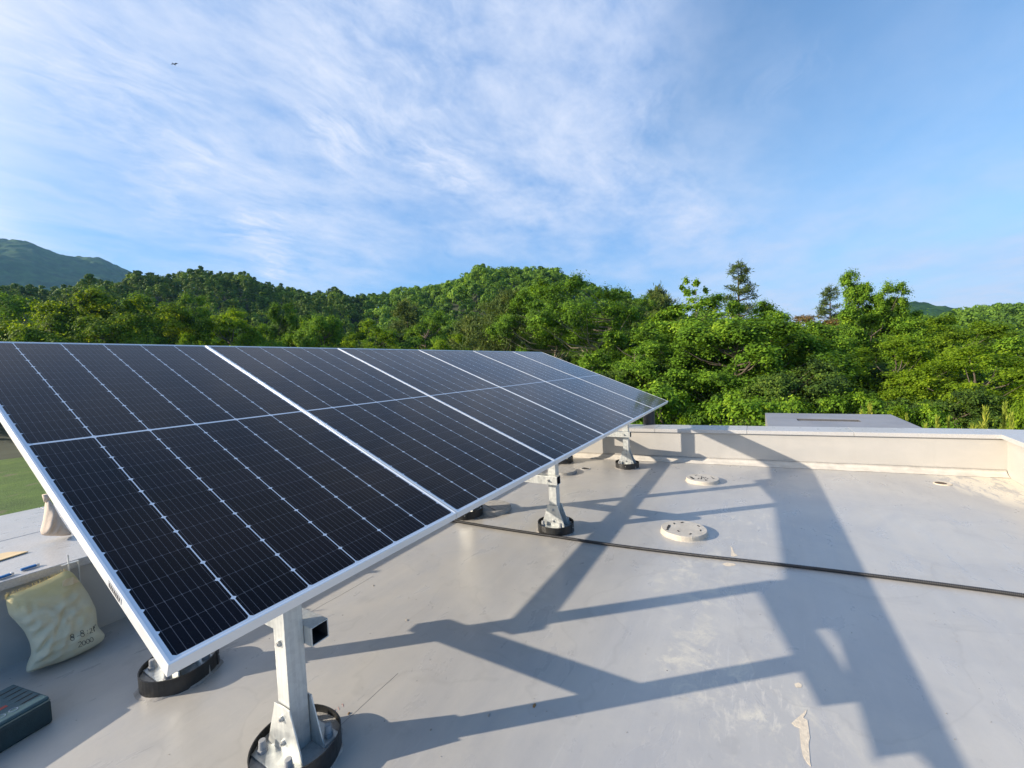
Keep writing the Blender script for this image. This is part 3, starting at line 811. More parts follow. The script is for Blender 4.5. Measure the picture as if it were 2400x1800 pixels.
# footings: black strip rings filled with concrete
foot_labels = {
    (0, 0): "black ringed concrete footing under the nearest front post, cut by the photo's lower edge",
    (0, 1): "black ringed footing peeking out below the nearest corner of the panels",
    (1, 0): "black ringed concrete footing under the middle front post, beside the conduit",
    (1, 1): "black ringed footing half hidden under the panel edge where the conduit starts",
    (2, 0): "black ringed concrete footing under the far front post near the end wall",
    (2, 1): "black ringed footing glimpsed just right of the middle front post"}
for i, x in enumerate(RX):
    for j, y in enumerate(RYL):
        ft = empty("post_footing", (x, y, 0), rng.uniform(0, 6))
        tag(ft, foot_labels[(i, j)], "footing", "ringed footings of the rack posts")
        rr, hh = 0.163, 0.082
        vs = []; fs = []; n_ = 48
        for k in range(n_):
            t = 2*math.pi*k/n_
            wob = 1+0.012*math.sin(3*t+i)+0.008*math.sin(5*t+j)
            for (ra, z_) in ((rr, 0.0), (rr*1.004, hh+0.003*math.sin(2*t)), (rr-0.004, hh+0.003*math.sin(2*t)), (rr-0.004, 0.03)):
                vs.append((ra*wob*math.cos(t), ra*wob*math.sin(t), z_))
        for k in range(n_):
            k2 = (k+1) % n_
            for q in range(3):
                fs.append((k*4+q, k2*4+q, k2*4+q+1, k*4+q+1))
        MB().add(vs, fs).build("ring", M['blackplastic'], ft, smooth=False)
        mb = MB()
        mb.box((rr*1.0+0.001, 0, hh/2-0.004), (0.006, 0.035, hh*0.92)).build("ring_joint", M['blackplastic'], ft, bevel=0.001)
        MB().cyl((rr+0.004, 0, hh*0.62), (rr+0.009, 0, hh*0.62), 0.005, n_=8).build("rivet", M['bolt'], ft)
        sm = MB(); kk = 40; rs_ = random.Random(40+i*2+j)
        ph = [rs_.uniform(0, 6.28) for _ in range(4)]
        rim_o = [(rr+0.010+0.007*math.sin(3*t_+ph[0])+0.006*math.sin(7*t_+ph[1])+0.004*math.sin(13*t_+ph[2])) for t_ in [6.2832*q/kk for q in range(kk)]]
        vv = []; ff = []
        for q in range(kk):
            t_ = 6.2832*q/kk
            vv += [((rr-0.002)*math.cos(t_), (rr-0.002)*math.sin(t_), 0.009), (rim_o[q]*math.cos(t_), rim_o[q]*math.sin(t_), 0.0008)]
        for q in range(kk):
            q2 = (q+1) % kk; ff.append((2*q, 2*q+1, 2*q2+1, 2*q2))
        sm.add(vv, ff).build("sealant_bead", M['sealant'], ft, smooth=True)
        MB().cyl((0, 0, 0.0), (0, 0, foot_z-0.001), rr-0.003, n_=40).build("concrete_fill", M['concrete'], ft)

# ------------------------------------------------------------------ round capped pads on the deck
def pad(x, y, m, label, marks, seed, r_=0.185, h_=0.043):
    rg = random.Random(seed)
    t = empty("round_pad", (x, y, 0), rg.uniform(-.2, .2))
    tag(t, label, "round pad", "round concrete pads on the roof floor")
    n_ = 40; vs = []; fs = []
    rad = [1+rg.uniform(-.008, .008) for _ in range(n_)]
    prof_ = [(1.06, 0.0), (1.02, 0.006), (1.0, h_*0.85), (0.98, h_), (0.5, h_+0.001), (0.02, h_+0.001)]
    for k in range(n_):
        a = 2*math.pi*k/n_
        for pr, z_ in prof_:
            q = r_*pr*(rad[k] if pr > .9 else 1)
            vs.append((q*math.cos(a), q*math.sin(a), z_))
    P_ = len(prof_)
    for k in range(n_):
        k2 = (k+1) % n_
        for q in range(P_-1):
            fs.append((k*P_+q, k2*P_+q, k2*P_+q+1, k*P_+q+1))
    MB().add(vs, fs).build("pad_body", m, t)
    for (a, b_, l_, w_, rz) in marks:
        bl = MB()
        k_ = 9; pts = []
        for q in range(k_):
            pts.append((-l_/2+l_*q/(k_-1), w_/2*(0.5+rg.random())))
        for q in reversed(range(k_)):
            pts.append((-l_/2+l_*q/(k_-1), -w_/2*(0.5+rg.random())))
        cs, sn = math.cos(rz), math.sin(rz)
        bl.prism([(a+u*cs-v*sn, b_+u*sn+v*cs, h_-0.004) for u, v in pts], (0, 0, 0.0068))
        bl.build("groove", M['darkgap'], t)
    return t
mk = [(-0.055, 0.115, 0.12, 0.018, 0.15), (0.06, 0.10, 0.03, 0.012, 0.4), (0.12, 0.05, 0.035, 0.012, -0.4), (0.11, -0.09, 0.03, 0.01, 0.9), (0.02, -0.13, 0.03, 0.009, 0.2), (-0.09, 0.02, 0.03, 0.012, 0.6), (-0.1, -0.08, 0.028, 0.012, -0.2)]
pad(3.78, 0.55, M['coatedpad'], "cream coated round pad in the sun nearest the black conduit", mk, 1)
pad(5.50, 0.57, M['coatedpad'], "cream round pad with chipped rough top nearest the end wall shadow", [(-0.03, 0.12, 0.11, 0.02, 0.3)] + [(rng.uniform(-.12, .12), rng.uniform(-.12, .08), rng.uniform(.02, .05), rng.uniform(.006, .012), rng.uniform(-.6, .6)) for _ in range(14)], 2)
pad(3.64, 2.42, M['concrete'], "bare grey concrete pad in shade under the panels by the conduit's start", [(-0.05, 0.03, 0.3, 0.006, 1.2)], 3)
pad(5.30, 2.33, M['concrete'], "grey concrete pad in shade half hidden behind the middle front post", [], 4)

# roof drain and hole
dr = empty("roof_drain", (5.60, 2.11, 0)); tag(dr, "small dark open drain hole in the shaded floor under the panels", "drain")
MB().cyl((0, 0, 0.0), (0, 0, 0.004), 0.055, n_=24).build("drain_hole", M['darkgap'], dr)
tb = MB(); vs = []; fs = []
for k in range(28):
    a = 2*math.pi*k/28
    for ra, z_ in ((0.056, 0.001), (0.056, 0.008), (0.066, 0.006), (0.072, 0.001)): vs.append((ra*math.cos(a), ra*math.sin(a), z_))
for k in range(28):
    for q in range(3): fs.append((k*4+q, ((k+1) % 28)*4+q, ((k+1) % 28)*4+q+1, k*4+q+1))
tb.add(vs, fs).build("drain_rim", M['floor'], dr)
dr2 = empty("roof_drain", (6.27, -1.77, 0)); tag(dr2, "worn floor drain with pale scratched cover near the end wall", "drain")
MB().cyl((0, 0, 0), (0, 0, 0.006), 0.075, n_=24).build("drain_rim", M['peel'], dr2)
MB().cyl((0.0, 0.015, 0.006), (0.0, 0.015, 0.0085), 0.048, n_=20).build("drain_hole", simple("rusty_brown", (0.10, 0.07, 0.045), 0.8), dr2)

# ------------------------------------------------------------------ corrugated conduit
cpts = np.array([(3.16, 3.10), (3.175, 2.75), (3.184, 2.612), (3.198, 2.167), (3.238, 1.531), (3.278, 1.0), (3.338, 0.502), (3.408, 0.047), (3.462, -0.314), (3.505, -0.665), (3.54, -0.979), (3.57, -1.346), (3.58, -1.75), (3.57, -2.10)])
def spline(P, n_):
    t = np.linspace(0, len(P)-1.001, n_); out = []
    for q in t:
        i = int(q); u = q-i
        p0, p1, p2, p3 = P[max(i-1, 0)], P[i], P[min(i+1, len(P)-1)], P[min(i+2, len(P)-1)]
        out.append(0.5*((2*p1)+(-p0+p2)*u+(2*p0-5*p1+4*p2-p3)*u*u+(-p0+3*p1-3*p2+p3)*u**3))
    return np.array(out)
cp = spline(cpts, 600)
seg = np.r_[0, np.cumsum(np.linalg.norm(np.diff(cp, axis=0), axis=1))]
ribs = int(seg[-1]/0.0085)
ss = np.linspace(0, seg[-1], ribs*4)
cx_ = np.interp(ss, seg, cp[:, 0]); cy_ = np.interp(ss, seg, cp[:, 1])
tx_ = np.gradient(cx_); ty_ = np.gradient(cy_); ln = np.hypot(tx_, ty_); tx_ /= ln; ty_ /= ln
rad = np.tile([0.0125, 0.0125, 0.0100, 0.0100], ribs)
nn = 10; ang = np.linspace(0, 2*np.pi, nn, endpoint=False)
V = np.stack([cx_[:, None] - ty_[:, None]*np.cos(ang)*rad[:, None], cy_[:, None] + tx_[:, None]*np.cos(ang)*rad[:, None], 0.0128+np.sin(ang)*rad[:, None]], -1).reshape(-1, 3)
ii = np.arange(len(ss)-1)[:, None]*nn; k0 = np.arange(nn)[None]; k1 = (k0+1) % nn
Fq = np.stack([ii+k0, ii+k1, ii+nn+k1, ii+nn+k0], -1).reshape(-1, 4)
cd = mesh_np("corrugated_conduit", V, Fq, M['conduit'])
tag(cd, "long black ribbed conduit lying across the roof floor", "conduit")

# ------------------------------------------------------------------ sacks
def sack_mesh(outline, thick, ridges, nr=22, na=96, seed=0):
    """pillow from an outline in the u,v plane; returns front depth function too"""
    P = np.array(outline, float); c = P.mean(0)
    d = P-c; a = np.unwrap(np.arctan2(d[:, 1], d[:, 0]))
    if a[-1] < a[0]: P = P[::-1]
    Pc = np.vstack([P, P[:1]])
    sl_ = np.r_[0, np.cumsum(np.linalg.norm(np.diff(Pc, axis=0), axis=1))]
    q = np.linspace(0, sl_[-1], na, endpoint=False)
    B = np.stack([np.interp(q, sl_, Pc[:, 0]), np.interp(q, sl_, Pc[:, 1])], 1)
    B = (np.roll(B, 1, 0)+2*B+np.roll(B, -1, 0))/4
    def wr(u, v):
        s_ = 0
        for (x_, y_, an, wl, am, sp) in ridges:
            t = (u-x_)*math.cos(an)+(v-y_)*math.sin(an); b_ = -(u-x_)*math.sin(an)+(v-y_)*math.cos(an)
            s_ = s_ + am*np.exp(-(t/sp)**2-(b_/(wl*2.2))**2)*np.cos(b_/wl*2*np.pi/2)
        return s_
    vs = []; fs = []
    rr_ = np.linspace(0, 1, nr+1)[1:]
    for side in (1, -1):
        base = len(vs)
        vs.append((c[0], c[1], side*thick/2+(wr(c[0], c[1]) if side > 0 else 0)))
        for r_ in rr_:
            for k in range(na):
                u, v = c+(B[k]-c)*r_
                h = thick/2*(max(0.0, 1-r_**2.6))**0.55
                z_ = side*h
                if side > 0: z_ += float(wr(u, v))*min(1, (1-r_)*5)
                vs.append((u, v, z_))
        for k in range(na):
            k2 = (k+1) % na
            fs.append((base, base+1+k, base+1+k2) if side > 0 else (base, base+1+k2, base+1+k))
            for i in range(nr-1):
                a0 = base+1+i*na+k; a1 = base+1+i*na+k2; b0 = a0+na; b1 = a1+na
                fs.append((a0, b0, b1, a1) if side > 0 else (a0, a1, b1, b0))
    return vs, fs

# yellowish sack leaning on the ledge wall; local frame: u along row, v up the lean
def to_uv(px, py, y_):
    d = _fw + _r*(px-1200)/F_PX - _u*(py-900)/F_PX
    pnt = EYE + d*(y_/d[1]); return pnt[0], pnt[2]
outl_px = [(22, 1413), (30, 1404), (75, 1388), (120, 1368), (170, 1343), (183, 1350), (200, 1372), (217, 1399), (231, 1431), (232, 1471), (249, 1489), (243, 1502), (217, 1518), (180, 1537), (145, 1551), (100, 1566), (62, 1580), (60, 1574), (72, 1555), (77, 1535), (74, 1511), (63, 1486), (44, 1464), (28, 1448)]
SKY_ = 3.30
uv = [to_uv(a, b_, SKY_) for a, b_ in outl_px]
ou = np.array(uv); su0 = ou[:, 0].mean(); sv0 = ou[:, 1].min()
uvl = [(a-su0, b_-sv0) for a, b_ in uv]
rgs = random.Random(12)
ridges = [(-0.06, 0.24, 0.5, 0.020, 0.014, 0.10), (-0.08, 0.15, 0.9, 0.018, 0.016, 0.08), (0.02, 0.30, 0.25, 0.022, 0.010, 0.13), (0.03, 0.17, 1.2, 0.02, 0.010, 0.12), (-0.07, 0.09, 0.15, 0.016, 0.014, 0.09), (0.06, 0.10, 0.5, 0.02, 0.008, 0.1), (-0.02, 0.35, -0.5, 0.018, 0.010, 0.09), (0.07, 0.25, 2.0, 0.02, 0.009, 0.1)]
ridges = [(x_, y_, an, wl*1.5, am*0.75, sp*1.15) for x_, y_, an, wl, am, sp in ridges]
ridges += [(rgs.uniform(-.11, .11), rgs.uniform(.04, .40), rgs.uniform(0, 3.1), rgs.uniform(.016, .03), rgs.uniform(.002, .005), rgs.uniform(.05, .10)) for _ in range(12)]
vs, fs = sack_mesh(uvl, 0.17, ridges)
sk = empty("cement_sack", (su0, SKY_, max(0.004, sv0)))
tag(sk, "yellowish woven sack with handwriting slumped against the shaded ledge wall", "sack")
LEAN = R(-13)
def lean(p):   # (u, v, depth towards the viewer) -> local xyz
    u, v, d = p
    return (u, v*math.sin(-LEAN)*0.9 - d*math.cos(LEAN), v*1.0 + d*math.sin(-LEAN)*0.4)
body = MB().add([lean(p) for p in vs], fs).build("sack_body", M['sack'], sk, smooth=True)
# frayed top seam
fr = MB(); rg = random.Random(3)
for k in range(120):
    t = k/119; q = t*4
    seq = [uvl[i] for i in (0, 1, 2, 3, 4)]
    i = min(3, int(q)); f_ = q-i
    u = seq[i][0]*(1-f_)+seq[i+1][0]*f_; v = seq[i][1]*(1-f_)+seq[i+1][1]*f_
    l_ = rg.uniform(0.006, 0.02)
    a = lean((u, v-0.004, rg.uniform(-.003, .006))); b_ = lean((u+rg.uniform(-.008, .004), v+l_, rg.uniform(-.006, .008)))
    fr.cyl(a, b_, 0.0008, 0.0005, n_=4)
fr.build("frayed_seam", M['sack'], sk)
# handwriting on the sack: strokes laid just proud of the cloth
from mathutils.bvhtree import BVHTree
bv = BVHTree.FromPolygons([lean(p) for p in vs], fs)
def stroke_local(px, py):
    u, v = to_uv(px, py, SKY_-0.09)
    d = Vector(ray(px, py)); o_ = Vector(EYE)-sk.location
    hit = bv.ray_cast(o_, d)
    return (hit[0] + hit[1]*(-0.0012 if hit[1].dot(d) > 0 else 0.0012)) if hit[0] else None
def circ(cx, cy, rx_, ry_, n_=14, a0=0.3, sweep=6.2):
    return [(cx+rx_*math.cos(a0+sweep*i/n_), cy+ry_*math.sin(a0+sweep*i/n_)) for i in range(n_+1)]
S2 = 2.765
def zz(pts): return [(a/S2, 1200+b_/S2) for a, b_ in pts]
strokes = [circ(467, 800, 11, 9), circ(469, 822, 13, 11), [(455, 812), (484, 810)],
           [(500, 806), (516, 800)], circ(530, 775, 10, 8), circ(534, 797, 12, 10), [(520, 788), (548, 784)],
           [(565, 766), (568, 790)], [(578, 760), (592, 755), (594, 768), (580, 786), (600, 780)], [(606, 748), (608, 770)], [(618, 730), (604, 752), (612, 775)], [(603, 742), (612, 752)],
           [(505, 848), (520, 838), (528, 848), (508, 876), (532, 868)], circ(543, 848, 11, 14), circ(568, 838, 11, 14), circ(593, 827, 11, 14)]
hw_lines = []
for ln_s in (strokes[:12], strokes[12:]):
    hw = MB()
    for s_ in ln_s:
        pp = [stroke_local(*q) for q in zz(s_)]
        for a, b_ in zip(pp[:-1], pp[1:]):
            if a is not None and b_ is not None and (b_-a).length > 1e-5: hw.cyl(a, b_, 0.0011, n_=5)
    hw_lines.append(hw)
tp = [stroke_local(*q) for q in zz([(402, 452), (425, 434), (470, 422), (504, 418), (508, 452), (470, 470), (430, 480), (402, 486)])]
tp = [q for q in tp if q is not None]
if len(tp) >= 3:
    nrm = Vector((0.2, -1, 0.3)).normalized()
    MB().prism([q+nrm*0.004 for q in tp], nrm*0.002).build("painted_sun_patch", M['board'], sk)  # sunlit top corner of the sack, painted as a bright yellow patch
for hw in hw_lines:
    if hw.v: hw.build("handwritten_line", M['ink'], sk)

# paler bag standing on the ledge
bp = np.array([0.82, 4.10])
bag_px = [(112, 1186), (120, 1190), (126, 1200), (140, 1225), (160, 1255), (172, 1270), (150, 1273), (110, 1273), (97, 1271), (97, 1262), (103, 1240), (107, 1215), (108, 1195)]
uvb = [to_uv(a, b_, bp[1]) for a, b_ in bag_px]
ob = np.array(uvb); bu0 = ob[:, 0].mean(); bv0 = ob[:, 1].min()
vs2, fs2 = sack_mesh([(a-bu0, b_-bv0) for a, b_ in uvb], 0.13, [(-0.02, 0.12, 1.3, 0.02, 0.012, 0.12), (0.0, 0.06, 1.0, 0.02, 0.008, 0.08)], nr=14, na=60)
bg2 = empty("cloth_bag", (bu0, bp[1], CAP+0.003))
tag(bg2, "small pale pinkish cloth bag standing in the sun on the granite ledge", "bag")
MB().add([(p[0], -p[2], p[1]) for p in vs2], fs2).build("bag_body", M['bag'], bg2, smooth=True)
kb = MB(); kb.cyl((ob[0, 0]-bu0-.004, 0, ob[0, 1]-bv0-0.02), (ob[0, 0]-bu0, 0, ob[0, 1]-bv0+0.03), 0.012, 0.022, n_=9)
kb.build("bag_neck", M['bag'], bg2, smooth=True)

# lighters / small blue items, board, rod, bracket on the ledge
def lighter(px, py, rz, label):
    d = ray(px, py); pt = EYE + d*((CAP+0.004-EYE[2])/d[2])
    t = empty("blue_lighter", (pt[0], pt[1], CAP+0.002), rz)
    tag(t, label, "lighter", "blue lighters on the ledge")
    MB().box((0, 0, 0.007), (0.062, 0.022, 0.013)).build("lighter_body", M['blue'], t, bevel=0.004)
    MB().box((0.036, 0, 0.007), (0.012, 0.019, 0.012)).build("lighter_head", M['bluesteel'], t, bevel=0.002)
lighter(67, 1332, 0.10, "flat blue lighter on the granite ledge, the one wholly in view")
lighter(6, 1354, 0.25, "blue lighter on the granite ledge cut off by the left edge")
d = ray(20, 1303); pt = EYE + d*((CAP+0.004-EYE[2])/d[2])
bd = MB().prism([(-0.20, -0.10, 0), (0.075, -0.03, 0), (0.01, 0.085, 0), (-0.22, 0.16, 0)], (0, 0, 0.006)).build("plywood_offcut", M['board'], None, (pt[0], pt[1], CAP+0.003))
tag(bd, "pale yellow triangular board offcut lying on the granite ledge", "board")
d = ray(165, 1345); pt = EYE + d*(3.44/d[1])
rd = MB().cyl((0, 0, 0.0), (0.004, 0.0, 0.53), 0.0042, n_=8).build("thin_rod", M['alu'], None, (pt[0], 3.475, 0.0))
tag(rd, "thin pale rod standing upright behind the yellowish sack", "rod")
d = ray(190, 1345); pt = EYE + d*(3.44/d[1])
br = MB().box((0, 0, 0.24), (0.004, 0.02, 0.48)).box((-0.035, 0, 0.478), (0.066, 0.02, 0.004)).build("steel_bracket", M['galv'], None, (pt[0], 3.475, 0.0))
tag(br, "bent thin steel bracket between the sack and the panel frame", "bracket")
# scrap of dark stain / hook near sack top
# ------------------------------------------------------------------ power tool case
cs = empty("tool_case", (0.497, 2.765, 0), R(12))
tag(cs, "dark teal plastic tool case with ribbed lid at the lower left edge", "tool case")
lower = MB().box((-0.23, 0.14, 0.052), (0.46, 0.29, 0.104)).build("case_body", M['case'], cs, bevel=0.012)
ln_ = MB().box((-0.23, 0.14, 0.1055), (0.455, 0.286, 0.005)).build("rim", M['caseedge'], cs, bevel=0.002)
lid = MB().box((-0.23, 0.14, 0.1155), (0.450, 0.281, 0.017)).build("lid", M['casetop'], cs, bevel=0.007)
for k in range(5):
    gy = 0.055+k*0.043
    gp = [(-0.010, gy+0.004, 0), (-0.022, gy+0.009, 0), (-0.060, gy+0.008, 0), (-0.075, gy+0.003, 0), (-0.060, gy+0.0005, 0), (-0.022, gy, 0)]
    MB().prism([(a_, b_, 0.1215) for a_, b_, _ in gp], (0, 0, 0.0032)).build("lid_groove", M['darkgap'], lid)
em = MB()
def ring(mb_, cx, cy, rx_, ry_, t_, z_):
    n_ = 24; vs_ = []; fs_ = []
    for k in range(n_):
        a = 2*math.pi*k/n_
        for s_, zq in ((1, z_), (1-t_, z_), (1-t_, z_-0.003), (1, z_-0.003)):
            vs_.append((cx+rx_*s_*math.cos(a), cy+ry_*s_*math.sin(a), zq))
    for k in range(n_):
        for q in range(4):
            fs_.append((k*4+q, ((k+1) % n_)*4+q, ((k+1) % n_)*4+(q+1) % 4, k*4+(q+1) % 4))
    mb_.add(vs_, fs_)
for k in range(4):
    ring(em, -0.098-0.036*k, 0.048, 0.0135, 0.017, 0.24, 0.1252)
    em.build("embossed_letter", M['emboss'], lid); em = MB()
MB().box((-0.135, 0.112, 0.1242), (0.085, 0.020, 0.0016)).build("red_emblem", M['red'], lid)

# ------------------------------------------------------------------ small litter on the deck
def crumb(px, py, size, m, name, label, cat, seed):
    d = ray(px, py); pt = EYE + d*(-EYE[2]/d[2])
    rg_ = random.Random(seed)
    n_ = 7; pts = [(size*math.cos(6.283*k/n_)*rg_.uniform(.5, 1.1), size*0.6*math.sin(6.283*k/n_)*rg_.uniform(.5, 1.1), 0) for k in range(n_)]
    top = [(a*0.6, b_*0.6, size*0.45*rg_.uniform(.5, 1)) for a, b_, _ in pts]
    fs_ = [tuple(range(n_))[::-1], tuple(range(n_, 2*n_))] + [(i, (i+1) % n_, n_+(i+1) % n_, n_+i) for i in range(n_)]
    o = MB().add(pts+top, fs_).build(name, m, None, (pt[0], pt[1], 0.001))
    o.rotation_euler = (0, 0, rg_.uniform(0, 6))
    return tag(o, label, cat)
crumb(1252, 1655, 0.016, M['debris'], "dry_leaf", "curled brown leaf at the edge of the front post's long shadow", "leaf", 1)
crumb(1147, 1677, 0.011, M['chip'], "mortar_chip", "grey chip on the floor at the edge of the post shadow, left of the leaf", "chip", 2)
crumb(817, 1673, 0.011, M['debris'], "dry_leaf", "tiny brown leaf scrap just above the nearest front footing", "leaf", 3)
crumb(750, 1676, 0.014, M['chip'], "mortar_chip", "dark grey chip right beside the top of the nearest front footing", "chip", 4)
crumb(953, 1454, 0.012, M['chip'], "mortar_chip", "light chip on the sunny floor right of the cut tube end", "chip", 5)
crumb(875, 1373, 0.010, M['chip'], "mortar_chip", "small chip on the floor below the second panel's edge", "chip", 6)
crumb(1010, 1711, 0.009, M['chip'], "mortar_chip", "small pale chip inside the nearest front post's shadow", "chip", 7)
gv = MB(); rg = random.Random(9)
for _ in range(420):
    x_, y_ = rg.uniform(0.5, 6.2), rg.uniform(-2.0, 2.9)
    s_ = rg.uniform(0.0012, 0.0042)
    gv.add([(x_+s_*math.cos(a+rg.random()), y_+s_*math.sin(a), 0.0005) for a in (0, 2.1, 4.2)] + [(x_, y_, s_*1.1)], [(0, 1, 3), (1, 2, 3), (2, 0, 3), (2, 1, 0)])
g = gv.build("grit", M['chip']); tag(g, "fine grit and crumbs scattered over the roof floor", "grit", kind='stuff')
# peeled patches and the faded red figures: thin flakes on the coating
def patch(name, pxs, m, h_, parent=None):
    pts = []
    for px, py in pxs:
        d = ray(px, py); q = EYE + d*(-EYE[2]/d[2]); pts.append((q[0], q[1], 0.0004))
    return MB().prism(pts, (0, 0, h_)).build(name, m, parent)
Z8 = 3.318
def z8(pts): return [(1750+a/Z8, 1300+b_/Z8) for a, b_ in pts]
pk = patch("peeled_patch", z8([(468, 1205), (440, 1235), (395, 1270), (350, 1310), (375, 1335), (412, 1350), (416, 1420), (425, 1500), (440, 1570), (470, 1620), (500, 1650), (492, 1600), (488, 1540), (482, 1480), (492, 1420), (482, 1350), (474, 1290), (440, 1270), (462, 1235)]), M['peel'], 0.001)
tag(pk, "long jagged peeled patch of bare primer near the bottom of the photo", "peeled paint")
pk = patch("peeled_patch", z8([(372, 1005), (405, 995), (432, 1015), (425, 1033), (385, 1032)]), M['peel'], 0.001)
tag(pk, "small squarish peeled patch at the edge of the panel shadow", "peeled paint")
Z5 = 3.687
def z5(pts): return [(1400+a/Z5, 920+b_/Z5) for a, b_ in pts]
pk = patch("peeled_patch", z5([(1080, 1480), (1120, 1470), (1180, 1478), (1200, 1492), (1150, 1502), (1110, 1498)]), M['peel'], 0.001)
tag(pk, "small pale peeled patch just below the conduit", "peeled paint")
pk = patch("peeled_patch", z5([(1150, 1330), (1165, 1340), (1185, 1390), (1215, 1410), (1180, 1418), (1155, 1410), (1160, 1370)]), M['peel'], 0.001)
tag(pk, "narrow pale peeled patch just above the conduit", "peeled paint")
def z3(pts): return [(550+a/Z5, 1350+b_/Z5) for a, b_ in pts]
for s_, lb_ in (([(850, 1165), (875, 1155), (860, 1180), (888, 1178)], 0), ([(895, 1135), (900, 1155)], 0), ([(925, 1110), (935, 1105), (938, 1130)], 0), ([(818, 1215), (838, 1205)], 0)):
    pass
def hair(pxs, label):
    mb_ = MB(); pp = []
    for px, py in pxs:
        d = ray(px, py); q = EYE + d*(-EYE[2]/d[2]); pp.append(Vector((q[0], q[1], 0.0)))
    for a, b_ in zip(pp[:-1], pp[1:]):
        t_ = (b_-a).normalized(); n_ = Vector((-t_.y, t_.x, 0))*0.00055
        mb_.prism([a-n_, b_-n_, b_+n_, a+n_], (0, 0, 0.0007))
    tag(mb_.build("hairline_crack", M['crackm']), label, "crack")
hair(z3([(920, 1288), (975, 1235), (1030, 1190), (1100, 1125), (1170, 1060), (1250, 985), (1330, 915), (1410, 842)]), "hairline crack running up from the nearest front footing")
hair(z3([(655, 312), (760, 250), (905, 172), (1050, 88), (1200, 0)]), "hairline crack in the sunny floor right of the cut tube end")
rm = MB()
for s_ in ([(848, 1168), (872, 1155), (862, 1180), (888, 1176)], [(893, 1135), (903, 1158)], [(922, 1112), (934, 1106), (938, 1130)], [(820, 1215), (838, 1203)]):
    pp = []
    for px, py in z3(s_):
        d = ray(px, py); q = EYE + d*(-EYE[2]/d[2]); pp.append(Vector((q[0], q[1], 0.0006)))
    for a, b_ in zip(pp[:-1], pp[1:]): rm.cyl(a, b_, 0.0009, n_=5)
o = rm.build("crayon_marks", M['redink']); tag(o, "faded red handwritten marks on the floor near the nearest front footing", "marks")


# ------------------------------------------------------------------ land
def az_el(px, py):
    d = ray(px, py); return math.degrees(math.atan2(d[1], d[0])), d[2]/math.hypot(d[0], d[1])
def ridge(pts, extend=(None, None)):
    q = sorted(az_el(*p) for p in pts)
    return np.array([a for a, _ in q]), np.array([e for _, e in q])
near_px = [(-400, 640), (-200, 655), (0, 652), (120, 652), (180, 648), (300, 640), (330, 633), (400, 631), (450, 626), (520, 636), (590, 650), (700, 666), (800, 683), (850, 690), (890, 678), (960, 672), (1000, 660), (1050, 645), (1080, 636), (1130, 628), (1180, 624), (1250, 610), (1300, 617), (1340, 640), (1370, 647), (1420, 668), (1500, 682), (1600, 715), (1700, 745), (1900, 762), (2080, 752), (2180, 730), (2240, 722), (2290, 712), (2400, 704), (2700, 680), (3200, 650)]
far_px = [(-900, 600), (-300, 545), (0, 562), (40, 564), (75, 570), (110, 588), (150, 600), (190, 603), (235, 606), (270, 620), (310, 640), (400, 665), (600, 700), (1200, 760), (2000, 740), (2080, 720), (2130, 710), (2180, 713), (2230, 725), (2400, 750), (3000, 780)]
nA, nE = ridge(near_px); fA, fE = ridge(far_px)
R_near_px = [(-400, 175), (0, 175), (400, 190), (850, 200), (1250, 165), (1500, 150), (1800, 170), (2100, 300), (2400, 300), (3200, 200)]
rA = np.array([az_el(a, 700)[0] for a, _ in R_near_px]); rR = np.array([b_ for _, b_ in R_near_px])
o_ = np.argsort(rA); rA, rR = rA[o_], rR[o_]
CAN = 6.0
def smooth(t): t = np.clip(t, 0, 1); return t*t*(3-2*t)
def ground_h(azd, r_):
    azd = np.asarray(azd, float); r_ = np.asarray(r_, float)
    Rn = np.interp(azd, rA, rR)
    Hc = EYE[2] + np.interp(azd, nA, nE)*Rn - 9.3 - GROUND_Z
    up = smooth((r_-58)/(Rn-58))
    dn = 1-0.8*smooth((r_-Rn)/(Rn*0.9))
    h = Hc*np.where(r_ <= Rn, up, dn)
    h = h + 0.9*np.sin(azd*0.35+r_*0.06)*smooth((r_-50)/60)
    sl_ = smooth((r_-62)/30)*smooth((Rn-4-r_)/40)
    h = h + sl_*0.7*(2.2*np.sin(azd*0.62+0.035*r_+1.0)+2.0*np.sin(azd*1.37-0.05*r_)+1.2*np.sin(azd*2.6+0.09*r_+2.0))
    return GROUND_Z + np.maximum(h, -1.0)
azg = np.linspace(-75, 140, 216); rg_ = np.r_[np.linspace(2, 50, 25), np.geomspace(53, 420, 60)]
A2, R2 = np.meshgrid(azg, rg_, indexing='ij')
Zt = ground_h(A2, R2); Zt = np.where(R2 < 12, GROUND_Z, Zt)
V = np.stack([R2*np.cos(np.radians(A2)), R2*np.sin(np.radians(A2)), Zt], -1).reshape(-1, 3)
na_, nr_ = A2.shape
ii = (np.arange(na_-1)[:, None]*nr_+np.arange(nr_-1)[None]).ravel()
Fq = np.stack([ii, ii+1, ii+nr_+1, ii+nr_], -1)[:, ::-1]
isfar = R2.reshape(-1)[Fq[:, 0]] > 47
gr = mesh_np("hillside", V, Fq[isfar], M['soil'], smooth=True); tag(gr, kind='structure')
gl = mesh_np("ground", V, Fq[~isfar], M['ground'], smooth=True); tag(gl, kind='structure')

# wide base sheet to the horizon
V = np.array([(-2400, -2400, GROUND_Z-1.6), (2400, -2400, GROUND_Z-1.6), (2400, 2400, GROUND_Z-1.6), (-2400, 2400, GROUND_Z-1.6)])
bs = mesh_np("plain", V, np.array([[0, 1, 2, 3]]), M['soil']); tag(bs, kind='structure')

